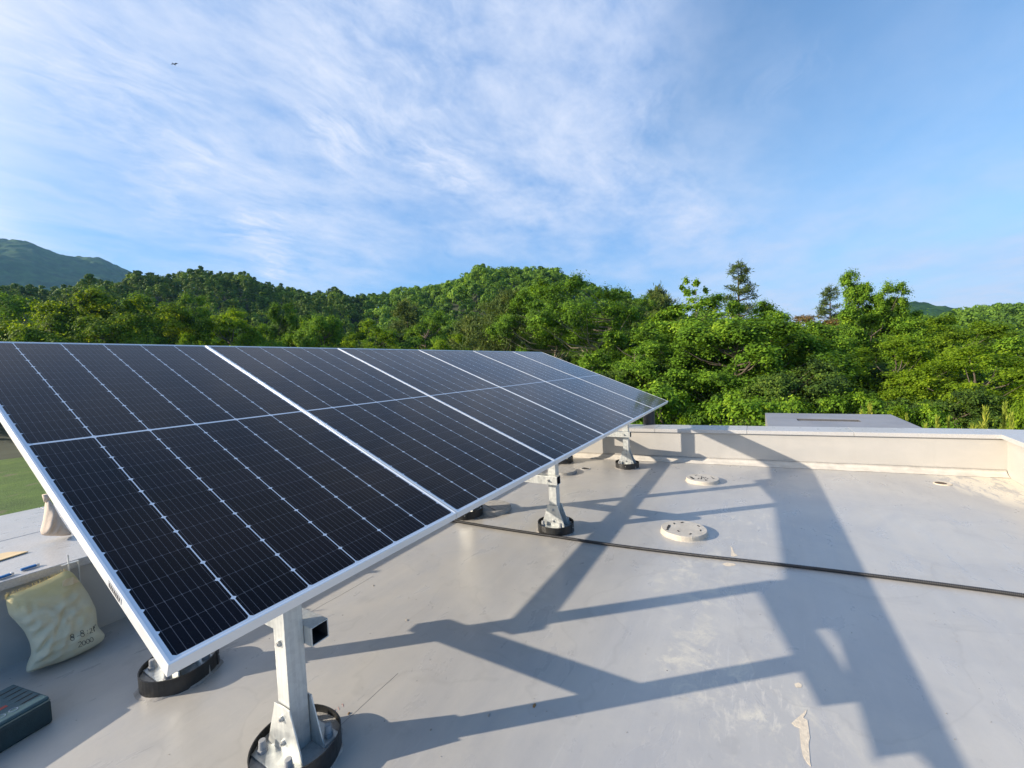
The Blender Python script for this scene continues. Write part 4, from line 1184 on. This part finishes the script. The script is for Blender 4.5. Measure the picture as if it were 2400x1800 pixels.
# distant wooded mountains with a bumpy canopy
nrng = np.random.default_rng(11)
def val_noise(x, y, seed):
    xi = np.floor(x).astype(int); yi = np.floor(y).astype(int); fx = x-xi; fy_ = y-yi
    def h(a, b_):
        n_ = (a*374761393 + b_*668265263 + seed*1442695041) & 0xffffffff
        n_ = ((n_ ^ (n_ >> 13))*1274126177) & 0xffffffff
        return ((n_ ^ (n_ >> 16)) & 0xffff)/65535.0
    fx = fx*fx*(3-2*fx); fy_ = fy_*fy_*(3-2*fy_)
    return (h(xi, yi)*(1-fx)+h(xi+1, yi)*fx)*(1-fy_) + (h(xi, yi+1)*(1-fx)+h(xi+1, yi+1)*fx)*fy_
def mountain(a0, a1, R_, depth_, step, name, seed):
    az_ = np.linspace(a0, a1, int(R_*math.radians(a1-a0)/step)); rr2 = np.arange(R_-depth_, R_+depth_*0.4, step*1.4)
    A_, B_ = np.meshgrid(az_, rr2, indexing='ij')
    Hc = EYE[2] + np.interp(A_, fA, fE)*R_ - GROUND_Z
    up = np.clip((B_-(R_-depth_))/depth_, 0, None)
    prof_ = np.where(up < 1, 1-(1-np.clip(up, 0, 1))**1.5, 1-0.5*(up-1))
    X, Y = B_*np.cos(np.radians(A_)), B_*np.sin(np.radians(A_))
    gul = val_noise(X/140+7, Y/140, seed)*0.6+val_noise(X/60, Y/60+3, seed+1)*0.4
    Z = GROUND_Z + Hc*prof_*(1-0.22*(gul-0.2)*np.clip(1-np.abs(up-1)*0.0, 0, 1)*np.clip((1-up)*3, 0, 1))
    Z = Z + 5.5*(val_noise(X/9, Y/9, seed+2)-0.5) + 3.0*(val_noise(X/5, Y/5, seed+3)-0.5)
    V = np.stack([X, Y, Z], -1).reshape(-1, 3); a_, b_ = A_.shape
    ii = (np.arange(a_-1)[:, None]*b_+np.arange(b_-1)[None]).ravel()
    o = mesh_np(name, V, np.stack([ii, ii+1, ii+b_+1, ii+b_], -1)[:, ::-1], M['far'], smooth=False)
    tag(o, kind='structure'); return o
aL = az_el(420, 600)[0]; aLL = az_el(-300, 600)[0]
mountain(aL, aLL, 1300, 520, 4.0, "mountain", 5)
aR = az_el(2420, 700)[0]; aRR = az_el(2020, 700)[0]
mountain(aR, aRR, 620, 260, 3.0, "far_hill", 9)


# ------------------------------------------------------------------ trees
def quads(P, Tn, Bn, L_, W_):
    """leaf quads: kite shapes, centres P, axis Tn, across Bn"""
    L_ = L_[:, None]; W_ = W_[:, None]
    a = P-Tn*L_*0.5; b_ = P+Bn*W_*0.5+Tn*L_*0.05; c = P+Tn*L_*0.5; d = P-Bn*W_*0.5+Tn*L_*0.05
    V = np.stack([a, b_, c, d], 1).reshape(-1, 3)
    return V, np.arange(len(V), dtype=np.int32).reshape(-1, 4)
def unit(v): return v/np.maximum(np.linalg.norm(v, axis=-1, keepdims=True), 1e-9)

def limb(V, Fq, p0, p1, r0, r1, n_=6):
    k = sum(len(q) for q in V)
    d = unit(np.array(p1)-np.array(p0)); a = unit(np.cross(d, [0.3, 0.9, 0.2])); b_ = np.cross(d, a)
    t = np.linspace(0, 2*np.pi, n_, endpoint=False)
    c0 = np.array(p0)+r0*(np.cos(t)[:, None]*a+np.sin(t)[:, None]*b_); c1 = np.array(p1)+r1*(np.cos(t)[:, None]*a+np.sin(t)[:, None]*b_)
    V.append(np.vstack([c0, c1]))
    for i in range(n_): Fq.append((k+i, k+(i+1) % n_, k+n_+(i+1) % n_, k+n_+i))

def leafy_tree(name, seed, H, RC, base, nclump, nleaf, leaf, flat, leafmat, barkmat, lobes=7, clump_r=0.75, openness=0.0, trunk_r=0.16, spread=0.0):
    g = np.random.default_rng(seed)
    root = empty(name)
    zc = (H+base)/2; rz = (H-base)/2
    # lobes give the crown its uneven outline
    ld = unit(g.normal(size=(lobes, 3))*[1, 1, 0.8]); la = g.uniform(0.15, 0.50, lobes)
    # boughs on the crown's outline, clumps over the upper outside of each bough, hollows between them
    nb_ = max(9, int(nclump/17)); B0 = []; tries = 0
    while len(B0) < nb_ and tries < 4000:
        tries += 1
        d = unit(g.normal(size=3)+[0, 0, 0.15]); r_ = g.uniform(0.50, 0.86)
        bump = 0.80 + sum(q2*max(0, float(d@q))**6 for q, q2 in zip(ld, la))
        p_ = d*r_*bump
        if p_[2] < -0.8: continue
        sep_ = 0.36 if tries < 2500 else 0.25
        if all(np.linalg.norm(p_-q) > sep_ for q in B0): B0.append(p_)
    B0 = np.array(B0); rb_ = g.uniform(0.20, 0.34, len(B0))
    bi = g.integers(0, len(B0), nclump)
    bo = unit(B0)[bi]
    dd_ = unit(g.normal(size=(nclump, 3)) + 0.7*bo + [0, 0, 0.45])
    C = B0[bi] + dd_*(rb_[bi]*g.uniform(0.45, 1.05, nclump))[:, None]*[1, 1, 0.8]
    nin = int(nclump*0.06)
    C[:nin] = unit(g.normal(size=(nin, 3)))*g.uniform(0.1, 0.5, nin)[:, None]
    C = C*[RC, RC, rz] + [0, 0, zc]
    C[:, 2] = np.clip(C[:, 2], base*0.75, None)
    out = unit((C-[0, 0, zc])/[RC, RC, rz])
    cr = clump_r*g.uniform(0.55, 1.15, nclump)
    loose = g.random(nclump*nleaf) < 0.22
    idx = np.repeat(np.arange(nclump), nleaf)
    off = unit(g.normal(size=(len(idx), 3)) + 0.55*out[idx] + [0, 0, 0.35])
    # each leaf clump is itself lobed, leaves mostly on its outside
    cl = unit(g.normal(size=(nclump, 5, 3)) + 0.5*out[:, None] + [0, 0, 0.4])
    lobe = np.max(np.einsum('nkc,nc->nk', cl[idx], off), axis=1)
    rad = (0.55+0.55*np.clip(lobe, 0, 1)**4)*(g.uniform(0, 1, len(idx))**0.33)
    rad = np.where(loose, g.uniform(0.7, 1.75, len(idx)), rad)
    dn = off.copy()
    off = off*rad[:, None]; off[:, 2] *= flat
    P = C[idx] + off*cr[idx][:, None]
    N_l = unit(np.array([0, 0, 0.55]) + 0.35*out[idx] + 0.9*dn + g.normal(size=P.shape)*0.42)
    T_ = unit(np.cross(N_l, g.normal(size=P.shape)))
    B_ = np.cross(N_l, T_)
    Ls = leaf*g.uniform(0.7, 1.35, len(idx))
    V, Fq = quads(P, T_, B_, Ls, Ls*g.uniform(0.5, 0.75, len(idx)))
    tint = np.clip(0.45 + 0.15*g.normal(size=nclump)[idx] + 0.17*g.normal(size=len(idx)), 0, 1)
    mesh_np("crown", V, Fq, leafmat, tint, root)
    TV, TF = [], []
    lean_ = g.normal(size=2)*0.05*H*(1+spread)
    pts = [np.array([0, 0, -0.6])]
    nseg = 6
    for i in range(1, nseg+1):
        t = i/nseg
        pts.append(np.array([lean_[0]*t*t+g.normal()*0.05, lean_[1]*t*t+g.normal()*0.05, -0.6+t*(H*0.80+0.6)]))
    for i in range(nseg):
        limb(TV, TF, pts[i], pts[i+1], trunk_r*(1-0.13*i), trunk_r*(1-0.13*(i+1)), 8)
    nb = min(nclump, 46)
    for k in g.choice(nclump, nb, replace=False):
        tgt = C[k]
        zb = min(max(base*0.6, tgt[2]-0.35*np.linalg.norm(tgt[:2])-0.5), H*0.75)
        t = np.clip((zb+0.6)/(H*0.8+0.6), 0, 1)*nseg; i = min(int(t), nseg-1); st_ = pts[i]+(pts[i+1]-pts[i])*(t-i)
        mid_ = st_*0.5+tgt*0.5+np.array([0, 0, -0.12*np.linalg.norm(tgt-st_)])+g.normal(size=3)*0.12
        r_ = trunk_r*g.uniform(0.22, 0.42)
        limb(TV, TF, st_, mid_, r_, r_*0.6, 5); limb(TV, TF, mid_, tgt, r_*0.6, r_*0.18, 5)
    mesh_np("trunk", np.vstack(TV), np.array(TF), barkmat, None, root)
    return root

def pine_tree(name, seed, H, RC, base, whorls, per, tufts, leafmat, sparse=0.0, needle=0.16, shape=1.0, dens=26):
    g = np.random.default_rng(seed); root = empty(name)
    TV, TF = [], []; tc = []
    top = np.array([g.normal()*0.1, g.normal()*0.1, H])
    for i in range(6):
        a, b_ = i/6, (i+1)/6
        limb(TV, TF, np.array([0, 0, -0.6])*(1-a)+top*a, np.array([0, 0, -0.6])*(1-b_)+top*b_, 0.02*H*(1-a)+0.01, 0.02*H*(1-b_)+0.01, 7)
    for w_ in range(whorls):
        t = (w_+g.uniform(-.3, .3))/whorls; z_ = base+(H-base)*min(max(t, 0), 0.985)
        ln_b = RC*(1-t)**0.75*shape*g.uniform(0.75, 1.15) + 0.15*RC
        for k in range(per):
            if g.random() < sparse: continue
            a = g.uniform(0, 2*np.pi); el = g.uniform(0.02, 0.42)
            d = np.array([math.cos(a), math.sin(a), el]); l_ = ln_b*g.uniform(0.6, 1.15)
            s0 = np.array([top[0]*t, top[1]*t, z_]); e_ = s0+d*l_
            limb(TV, TF, s0, e_, 0.006*H*(1-t)+0.012, 0.008, 5)
            for q in range(tufts):
                f_ = 1-(q/tufts)*0.65
                c = s0+d*l_*f_+np.array([g.normal()*0.16*l_, g.normal()*0.16*l_, g.normal()*0.05*l_+0.06*l_])
                if np.isfinite(c).all(): tc.append(c)
    for k in range(4): tc.append(top+np.array([g.normal()*0.08, g.normal()*0.08, -k*0.12]))
    tc = np.array(tc); n_ = len(tc); idx = np.repeat(np.arange(n_), dens)
    dirs = unit(g.normal(size=(len(idx), 3))+[0, 0, 0.55])
    Ls = needle*g.uniform(0.7, 1.3, len(idx))*(0.55+0.5*RC/2.2)
    P = tc[idx] + dirs*Ls[:, None]*0.5 + g.normal(size=dirs.shape)*0.05*RC
    B_ = unit(np.cross(dirs, g.normal(size=dirs.shape)))
    V, Fq = quads(P, dirs, B_, Ls, Ls*0.16)
    tint = np.clip(0.45+0.18*g.normal(size=n_)[idx]+0.12*g.normal(size=len(idx)), 0, 1)
    mesh_np("crown", V, Fq, leafmat, tint, root)
    mesh_np("trunk", np.vstack(TV), np.array(TF), M['bark'], None, root)
    return root

# young pine with upright candle shoots
def shoot_pine(name, seed, H, RC, nshoot):
    g = np.random.default_rng(seed); root = empty(name); TV, TF = [], []; P, D, Ls = [], [], []
    limb(TV, TF, (0, 0, -0.5), (0, 0, H*0.8), 0.05, 0.02, 7)
    for k in range(nshoot):
        a = g.uniform(0, 2*np.pi); rr2 = RC*math.sqrt(g.random()); z0 = H*0.50+H*0.12*g.random(); zt = H*(1.0-0.30*(rr2/RC)**1.5)*g.uniform(0.90, 1.0)
        b0 = np.array([rr2*0.5*math.cos(a), rr2*0.5*math.sin(a), z0]); b1 = np.array([rr2*math.cos(a), rr2*math.sin(a), zt-0.32*g.uniform(.7, 1.3)]); e_ = np.array([rr2*1.05*math.cos(a), rr2*1.05*math.sin(a), zt])
        limb(TV, TF, b0, b1, 0.018, 0.010, 5); limb(TV, TF, b1, e_, 0.010, 0.005, 5)
        ax = unit(e_-b1)
        n_ = 230
        t = g.random(n_)
        base_p = b1+(e_-b1)*t[:, None]
        side = unit(g.normal(size=(n_, 3))); side = unit(side-ax*(side@ax)[:, None])
        dirs = unit(ax*g.uniform(0.5, 1.6, n_)[:, None]+side)
        l_ = 0.11*g.uniform(0.6, 1.2, n_)
        P.append(base_p+dirs*l_[:, None]/2); D.append(dirs); Ls.append(l_)
        n2_ = 110; t = g.random(n2_); base_p = b0+(b1-b0)*t[:, None]
        dirs = unit(g.normal(size=(n2_, 3))+[0, 0, 0.8]); l_ = 0.12*g.uniform(0.6, 1.2, n2_)
        P.append(base_p+dirs*l_[:, None]/2); D.append(dirs); Ls.append(l_)
    P, D, Ls = np.vstack(P), np.vstack(D), np.concatenate(Ls)
    B_ = unit(np.cross(D, g.normal(size=D.shape)))
    V, Fq = quads(P, D, B_, Ls, np.maximum(Ls*0.16, 0.012))
    mesh_np("crown", V, Fq, M['needley'], np.clip(0.5+0.2*g.normal(size=len(P)), 0, 1), root)
    mesh_np("trunk", np.vstack(TV), np.array(TF), M['bark'], None, root)
    return root

PROTO = {}
def proto_tree(kind):
    if kind in PROTO: return PROTO[kind]
    if kind == 'round':      t = (leafy_tree("broadleaf_tree", 21, 9.0, 3.6, 2.2, 432, 184, 0.128, 0.75, M['leaf'], M['bark'], clump_r=0.51), 9.0, 3.6)
    elif kind == 'round2':   t = (leafy_tree("broadleaf_tree", 33, 9.0, 3.4, 1.8, 390, 198, 0.123, 0.65, M['leaf'], M['bark'], lobes=9, clump_r=0.51), 9.0, 3.4)
    elif kind == 'spray':    t = (leafy_tree("broadleaf_tree", 45, 9.0, 3.8, 1.4, 473, 184, 0.134, 0.58, M['leaf'], M['bark'], lobes=9, clump_r=0.56), 9.0, 3.8)
    elif kind == 'spray2':   t = (leafy_tree("broadleaf_tree", 57, 9.0, 3.8, 1.2, 473, 184, 0.128, 0.52, M['leafy'], M['bark'], lobes=8, clump_r=0.56), 9.0, 3.8)
    elif kind == 'bright':   t = (leafy_tree("broadleaf_tree", 61, 7.0, 2.6, 1.2, 310, 170, 0.107, 0.5, M['leafy'], M['bark'], clump_r=0.41), 7.0, 2.6)
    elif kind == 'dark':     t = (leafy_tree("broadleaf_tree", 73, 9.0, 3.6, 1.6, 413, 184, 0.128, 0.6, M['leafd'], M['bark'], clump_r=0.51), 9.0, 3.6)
    elif kind == 'open':     t = (leafy_tree("broadleaf_tree", 87, 11.0, 3.6, 4.9, 310, 155, 0.117, 0.7, M['leaf'], M['barkpale'], lobes=10, openness=0.6, trunk_r=0.13, spread=2.0, clump_r=0.51), 11.0, 3.6)
    elif kind == 'bigdark':  t = (leafy_tree("broadleaf_tree", 23, 9.0, 3.6, 2.0, 520, 184, 0.123, 0.7, M['leafb'], M['bark'], lobes=9, clump_r=0.48), 9.0, 3.6)
    elif kind == 'tall':     t = (leafy_tree("broadleaf_tree", 91, 11.0, 2.3, 3.0, 460, 170, 0.128, 0.8, M['leaf'], M['bark'], lobes=8, clump_r=0.42), 11.0, 2.3)
    elif kind == 'bush':     t = (leafy_tree("leafy_bush", 101, 3.0, 1.7, 0.2, 184, 170, 0.080, 0.6, M['leafy'], M['bark'], clump_r=0.29, trunk_r=0.05), 3.0, 1.7)
    elif kind == 'bushd':    t = (leafy_tree("leafy_bush", 107, 3.0, 1.8, 0.2, 184, 170, 0.080, 0.55, M['leaf'], M['bark'], clump_r=0.31, trunk_r=0.05), 3.0, 1.8)
    elif kind == 'sapling':  t = (leafy_tree("sapling", 117, 9.0, 1.0, 8.0, 8, 110, 0.17, 0.8, M['leaf'], M['barkpale'], clump_r=0.26, trunk_r=0.05), 9.0, 1.0)
    elif kind == 'dry':      t = (leafy_tree("withered_tree", 127, 9.0, 1.7, 5.0, 55, 120, 0.117, 0.6, M['dryleaf'], M['barkpale'], clump_r=0.45, trunk_r=0.08), 9.0, 1.7)
    elif kind == 'pine':     t = (pine_tree("pine_tree", 131, 10.0, 2.6, 3.0, 13, 8, 5, M['needle'], 0.1, 0.34, 1.0, 40), 10.0, 2.6)
    elif kind == 'pineold':  t = (pine_tree("pine_tree", 137, 9.0, 3.0, 2.6, 9, 10, 7, M['needle'], 0.05, 0.30, 1.25), 9.0, 3.0)
    elif kind == 'pinethin': t = (pine_tree("pine_tree", 149, 10.0, 1.25, 5.5, 13, 5, 4, M['needle'], 0.22, 0.27, 1.0, 22), 10.0, 1.25)
    elif kind == 'shoots':   t = (shoot_pine("young_pine", 151, 3.0, 0.9, 46), 3.0, 0.9)
    elif kind == 'shoots2':  t = (shoot_pine("young_pine", 163, 3.0, 0.9, 38), 3.0, 0.9)
    PROTO[kind] = [*t, False]
    return PROTO[kind]
trng = random.Random(77)
def plant(kind, px, py, dist, wpx, label, group):
    """tree whose top stands at that spot of the skyline, at that distance, with a crown that wide"""
    pr = proto_tree(kind)
    top = at(px, py, dist)
    azd = math.degrees(math.atan2(top[1], top[0]))
    zg = float(ground_h(azd, dist))
    Hh = max(1.0, top[2]-zg)
    dpt = float((top-EYE)@_fw)
    wid = wpx/F_PX*dpt/math.sqrt(1)      # metres across
    if pr[3]: o = copy_tree(pr[0])
    else: o = pr[0]; pr[3] = True
    o.location = (top[0], top[1], zg)
    sx = wid/(2*pr[2]*0.95)
    o.scale = (sx, sx, Hh/pr[1])
    o.rotation_euler = (0, 0, trng.uniform(0, 6.28))
    cat = {'bush': 'bush', 'bushd': 'bush', 'shoots': 'pine', 'shoots2': 'pine'}.get(kind, 'pine' if 'pine' in kind else 'tree')
    tag(o, label, cat, group)
    return o

GM = "trees standing behind the row of panels"
GR = "trees crowding beyond the end parapet"
GP = "young pines showing over the end parapet"
TREES = [
 # kind, px, py top, distance, crown width px, label
 ('bigdark', 245, 668, 46, 265, "big rounded sunlit tree above the upper left of the nearest panel", GM),
 ('round2', 355, 700, 50, 190, "shaded dense tree touching the right side of the big rounded tree", GM),
 ('bright', 40, 748, 44, 110, "yellow green small tree at the left edge, left of the big rounded tree", GM),
 ('bright', 118, 742, 46, 120, "yellow green small tree tucked against the left flank of the big rounded tree", GM),
 ('round2', 60, 690, 66, 220, "broad tree behind the two yellow green small trees", GM),
 ('dark', 165, 660, 78, 120, "dark crown rising behind the left shoulder of the big rounded tree", GM),
 ('tall', 440, 712, 62, 90, "slim greyish green tree between the rounded tree and a bright spreading one", GM),
 ('spray2', 525, 732, 46, 170, "bright spreading tree above the gap between the first two panels", GM),
 ('bright', 425, 768, 40, 80, "low bright tree just right of the big rounded tree's foot", GM),
 ('bush', 575, 790, 33, 90, "low yellowish bush showing over the second panel's top edge", GM),
 ('tall', 655, 730, 52, 85, "narrow yellow green tree above the second panel", GM),
 ('round2', 610, 760, 46, 110, "dense mid green tree right of the bright spreading tree", GM),
 ('round', 748, 727, 48, 150, "rounded bright sided tree above the top right of the second panel", GM),
 ('dark', 700, 752, 56, 110, "dark tree squeezed between the narrow and the rounded tree", GM),
 ('spray2', 880, 757, 44, 150, "bright layered low tree above the third panel", GM),
 ('pine', 952, 706, 66, 120, "dark pine peaking behind the bright layered tree", GM),
 ('round2', 1000, 735, 56, 150, "mid green tree right of the dark peaked pine", GM),
 ('bright', 1045, 775, 36, 110, "bright low tree just over the top edge of the fourth panel", GM),
 ('bush', 985, 790, 34, 130, "low bright bush at the top edge between third and fourth panels", GM),
 ('dark', 1085, 722, 60, 140, "dark tree behind the bright low tree over the fourth panel", GM),
 ('pineold', 1175, 690, 38, 190, "large old pine with twisted limbs left of the tall open tree", GM),
 ('pineold', 1120, 745, 42, 150, "lower pine leaning out under the large old pine", GM),
 ('bush', 1140, 806, 26, 90, "small bright bush on the top edge of the fifth panel", GM),
 ('bushd', 1215, 800, 25, 70, "small pale leafed bush behind the last panel's top corner", GM),
 ('open', 1345, 640, 31, 250, "tall open crowned tree with pale bare limbs above the last panel", GM),
 ('open', 1265, 668, 35, 190, "open crowned tree half merged with the left side of the tall one", GM),
 ('dark', 1440, 690, 46, 150, "dark tree filling the gap right of the tall open tree", GR),
 ('pine', 1540, 676, 62, 130, "broad dull green pine on the skyline left of the thin sapling", GR),
 ('round2', 1480, 700, 52, 150, "mid green tree under the broad dull green pine", GR),
 ('spray', 1480, 760, 22, 240, "leafy tree leaning over the last panel's far end", GR),
 ('spray', 1610, 688, 26, 330, "large bright tree below the thin sapling on the skyline", GR),
 ('sapling', 1618, 648, 27, 62, "thin bare stemmed sapling with three leaf tufts against the sky", GR),
 ('pinethin', 1728, 613, 40, 96, "lone dark pine standing highest against the sky", GR),
 ('spray', 1760, 690, 30, 190, "spreading tree at the foot of the lone highest pine", GR),
 ('round', 1725, 738, 21, 360, "large full tree in front, left of the grey porch roof", GR),
 ('bushd', 1560, 880, 13.5, 300, "dense low shrub behind the black flue pipe", GR),
 ('bushd', 1700, 905, 13.0, 300, "dense low shrub against the left end of the grey porch roof", GR),
 ('bush', 1640, 960, 10.5, 130, "low bright shrub topping the end parapet left of the grey porch roof", GR),
 ('dry', 1868, 733, 40, 150, "withered rusty brown tree top against the sky", GR),
 ('dry', 1935, 764, 33, 120, "small patch of withered orange leaves below the thin pale pine", GR),
 ('pinethin', 1943, 672, 44, 80, "thin pale pine against the sky left of the two topped tree", GR),
 ('tall', 2022, 658, 33, 100, "taller peak of the two topped tree on the right skyline", GR),
 ('tall', 2062, 688, 32, 92, "lower peak of the two topped tree on the right skyline", GR),
 ('spray', 2035, 706, 31, 230, "dense tree below the two topped peaks", GR),
 ('spray', 1880, 740, 25, 240, "shaded dense tree behind the porch roof, under the withered top", GR),
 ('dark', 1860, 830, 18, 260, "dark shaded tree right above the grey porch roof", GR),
 ('spray', 2120, 722, 34, 230, "tree with flat layered sprays right of the two topped tree", GR),
 ('spray2', 2130, 800, 22, 290, "yellow green layered tree above the right end of the porch roof", GR),
 ('spray2', 2255, 745, 30, 260, "broad yellow green tree on the right, below the skyline hill", GR),
 ('spray2', 2330, 815, 19, 330, "sunny layered tree at the right edge above the young pines", GR),
 ('spray', 2420, 775, 25, 250, "leafy tree cut off by the right edge of the photo", GR),
 ('dark', 2240, 890, 17, 240, "dark shaded tree between the two sunny layered trees low on the right", GR),
 ('bushd', 2020, 900, 14.5, 240, "leafy bush over the right corner of the porch roof", GR),
 ('bush', 2080, 930, 12.5, 130, "bright leafy bush just behind the porch roof's slanting edge", GR),
 ('bushd', 2170, 925, 13, 200, "bush with dark gaps behind the young pines", GR),
 ('bush', 2405, 905, 13.5, 160, "bright bush at the right edge behind the tallest young pines", GR),
 ('bushd', 1880, 915, 15, 220, "dark leafy bush directly behind the porch roof slot", GR),
 ('shoots', 2030, 934, 13.5, 110, "young pine with pale candles at the porch roof's right corner", GP),
 ('shoots2', 2118, 965, 11.5, 60, "small young pine leaning past the porch roof's slanting edge", GP),
 ('shoots2', 2190, 970, 9.6, 90, "lowest young pine, first right of the porch roof", GP),
 ('shoots', 2225, 962, 9.8, 70, "young pine between the lowest and the tall pair", GP),
 ('shoots', 2300, 934, 9.4, 130, "tallest young pine with many upright candles", GP),
 ('shoots2', 2368, 938, 9.6, 100, "young pine next to the tallest, near the right edge", GP),
 ('shoots', 2440, 952, 9.2, 120, "young pine cut off by the right edge", GP),
]
for a in TREES: plant(*a)
# fill: further trees packed between those, same kinds, seen only as part of the wood
for px in list(range(170, 1250, 104)) + list(range(1250, 2600, 62)):
    kind = trng.choice(['dark', 'dark', 'round2', 'dark'] if px > 1200 else ['round2', 'dark', 'pine', 'dark', 'dark'])  # mostly dark leaves, painting the shaded hollows between the crowns
    jx = px+trng.uniform(-20, 20)
    if px < 1250: py, dd = 765+trng.uniform(-15, 25), trng.uniform(56, 72)
    else: py, dd = 762+trng.uniform(-10, 30), trng.uniform(40, 60)
    plant(kind, jx, py, dd, trng.uniform(120, 190), "tree packed among others in the wood between the roof and the hill", "trees packed in the middle of the wood")
for px in range(1300, 2560, 105):  # dark leaf colour paints in the shade low in the wood
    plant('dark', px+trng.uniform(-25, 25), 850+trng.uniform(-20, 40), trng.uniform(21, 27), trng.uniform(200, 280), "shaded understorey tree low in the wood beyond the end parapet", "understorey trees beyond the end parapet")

# ------------------------------------------------------------------ forest covering the hills
def forest(name, label, seed, n_try, a0, a1, r0, conifer, leafmat, minr):
    g = np.random.default_rng(seed)
    pts = []
    cell = {}
    for _ in range(n_try):
        azd = g.uniform(a0, a1); Rn = float(np.interp(azd, rA, rR)); r_ = math.sqrt(g.uniform(r0**2, (Rn+22)**2))
        x_, y_ = r_*math.cos(math.radians(azd)), r_*math.sin(math.radians(azd))
        rj = minr*(g.uniform(1.0, 1.15) if _ < n_try*0.06 else g.uniform(0.7, 1.0))*0.5
        cs_ = minr*1.5
        k = (int(x_//cs_), int(y_//cs_)); ok = True
        for i in (-1, 0, 1):
            for j in (-1, 0, 1):
                for q in cell.get((k[0]+i, k[1]+j), []):
                    if (q[0]-x_)**2+(q[1]-y_)**2 < (0.90*(q[2]+rj))**2: ok = False
        if ok:
            cell.setdefault(k, []).append((x_, y_, rj)); pts.append((x_, y_, float(ground_h(azd, r_)), azd, r_, rj))
    Vs, Ts = [], []
    for (x_, y_, z_, azd, r_, rj) in pts:
        pine = g.random() < conifer(azd)
        rad_ = rj*g.uniform(1.15, 1.42); hh = CAN*(0.78+0.16*rj*2/minr)*g.uniform(0.94, 1.10)
        if pine:
            nl = 24; per = 24
            lv = g.random(nl)**0.75; a = g.uniform(0, 6.283, nl); rr2 = rad_*0.95*(1.03-lv)**0.8*g.uniform(0.35, 1.0, nl)
            c = np.stack([np.cos(a)*rr2, np.sin(a)*rr2, hh*(0.22+0.86*lv)], 1)
            sr = rad_*g.uniform(0.22, 0.36, nl); fl = 0.45; base_t = 0.26
        else:
            nl = 17; per = 36
            d = unit(g.normal(size=(nl, 3))); d[:, 2] = np.abs(d[:, 2])*1.2-0.25; d = unit(d)
            c = d*[rad_*0.72, rad_*0.72, hh*0.40]*g.uniform(0.75, 1.05, nl)[:, None]+[0, 0, hh*0.56]
            sr = rad_*g.uniform(0.30, 0.46, nl); fl = 0.85; base_t = 0.47
        n_ = nl*per; ix = np.repeat(np.arange(nl), per)
        d = unit(g.normal(size=(n_, 3))+unit(c-[0, 0, hh*0.4])[ix]*0.6+[0, 0, 0.25])
        P = c[ix]+d*[1, 1, fl]*(sr[ix]*g.uniform(0.75, 1.08, n_))[:, None]
        N_l = unit(d+g.normal(size=(n_, 3))*0.30)
        T_ = unit(np.cross(N_l, g.normal(size=(n_, 3)))); B_ = np.cross(N_l, T_)
        Ls = rj*(0.25 if r_ > 110 else 0.20)*g.uniform(0.7, 1.4, n_)
        V, _ = quads(P+[x_, y_, z_], T_, B_, Ls, Ls*0.75)
        Vs.append(V); Ts.append(np.clip(base_t+0.22*(val_noise(np.array(x_/28.0+50), np.array(y_/28.0+50), 3)-0.5)+g.normal()*0.12+g.normal(size=n_)*0.11, 0, 1))
    V = np.vstack(Vs); o = mesh_np(name, V, np.arange(len(V), dtype=np.int32).reshape(-1, 4), leafmat, np.concatenate(Ts))
    tag(o, label, "forest", kind='stuff'); return o, len(pts)
aC = az_el(860, 700)[0]; a_lo = az_el(3000, 700)[0]; a_hi = az_el(-500, 700)[0]
M['pinewood'] = make_leaf("pine_woodland_canopy", (0.036, 0.072, 0.015), (0.122, 0.198, 0.023), (0.288, 0.388, 0.034), 0.12)
M['wood'] = make_leaf("woodland_canopy", (0.050, 0.107, 0.019), (0.175, 0.301, 0.029), (0.370, 0.505, 0.038), 0.24)
forest("forest", "dark pine clad hill rising behind the trees on the left", 5, 11000, aC, a_hi, 72, lambda a: 0.75, M['pinewood'], 3.3)
forest("forest", "green broadleaf woodland covering the central and right hills", 6, 11000, a_lo, aC, 66, lambda a: 0.12, M['wood'], 4.5)

# ------------------------------------------------------------------ bird
bp_ = at(409, 151, 60)
bd = empty("bird", tuple(bp_), 0.4)
tag(bd, "tiny dark bird gliding in the upper left sky", "bird")
vs = []; fs = []
prof = [(-0.17, 0.004, 0), (-0.11, 0.022, 0), (-0.03, 0.042, 0), (0.05, 0.040, 0.004), (0.11, 0.026, 0.01), (0.15, 0.022, 0.014), (0.185, 0.004, 0.012)]
for (x_, r_, z_) in prof:
    for k in range(8):
        a = k*math.pi/4; vs.append((x_, r_*math.cos(a), z_+r_*math.sin(a)))
for i in range(len(prof)-1):
    for k in range(8): fs.append((i*8+k, i*8+(k+1) % 8, (i+1)*8+(k+1) % 8, (i+1)*8+k))
wings = MB().add(vs, fs)
for s in (-1, 1):
    wings.prism([(0.07, s*0.02, 0.02), (0.09, s*0.20, 0.10), (0.0, s*0.46, 0.05), (-0.06, s*0.22, 0.095), (-0.06, s*0.02, 0.02)], (0, 0, 0.006))
wings.prism([(-0.14, -0.02, 0), (-0.27, -0.055, 0), (-0.26, 0.055, 0), (-0.14, 0.02, 0)], (0, 0, 0.005))
wings.build("bird_body", M['birdm'], bd)

# ------------------------------------------------------------------ air
hm = bpy.data.materials.new("pale_air"); hm.use_nodes = True
h = NT(hm.node_tree); h.n.clear()
pv = h.new('ShaderNodeVolumePrincipled')
pv.inputs['Color'].default_value = (0.30, 0.62, 1.0, 1)
pv.inputs['Density'].default_value = 0.00014
pv.inputs['Anisotropy'].default_value = 0.2
h.l.new(pv.outputs[0], h.new('ShaderNodeOutputMaterial').inputs['Volume'])
hz = MB().box((0, 0, (330+GROUND_Z-2.6)/2), (5000, 5000, 330-(GROUND_Z-2.6))).build("haze", hm)
tag(hz, "thin pale air between the roof and the far mountain", "haze", kind='stuff')
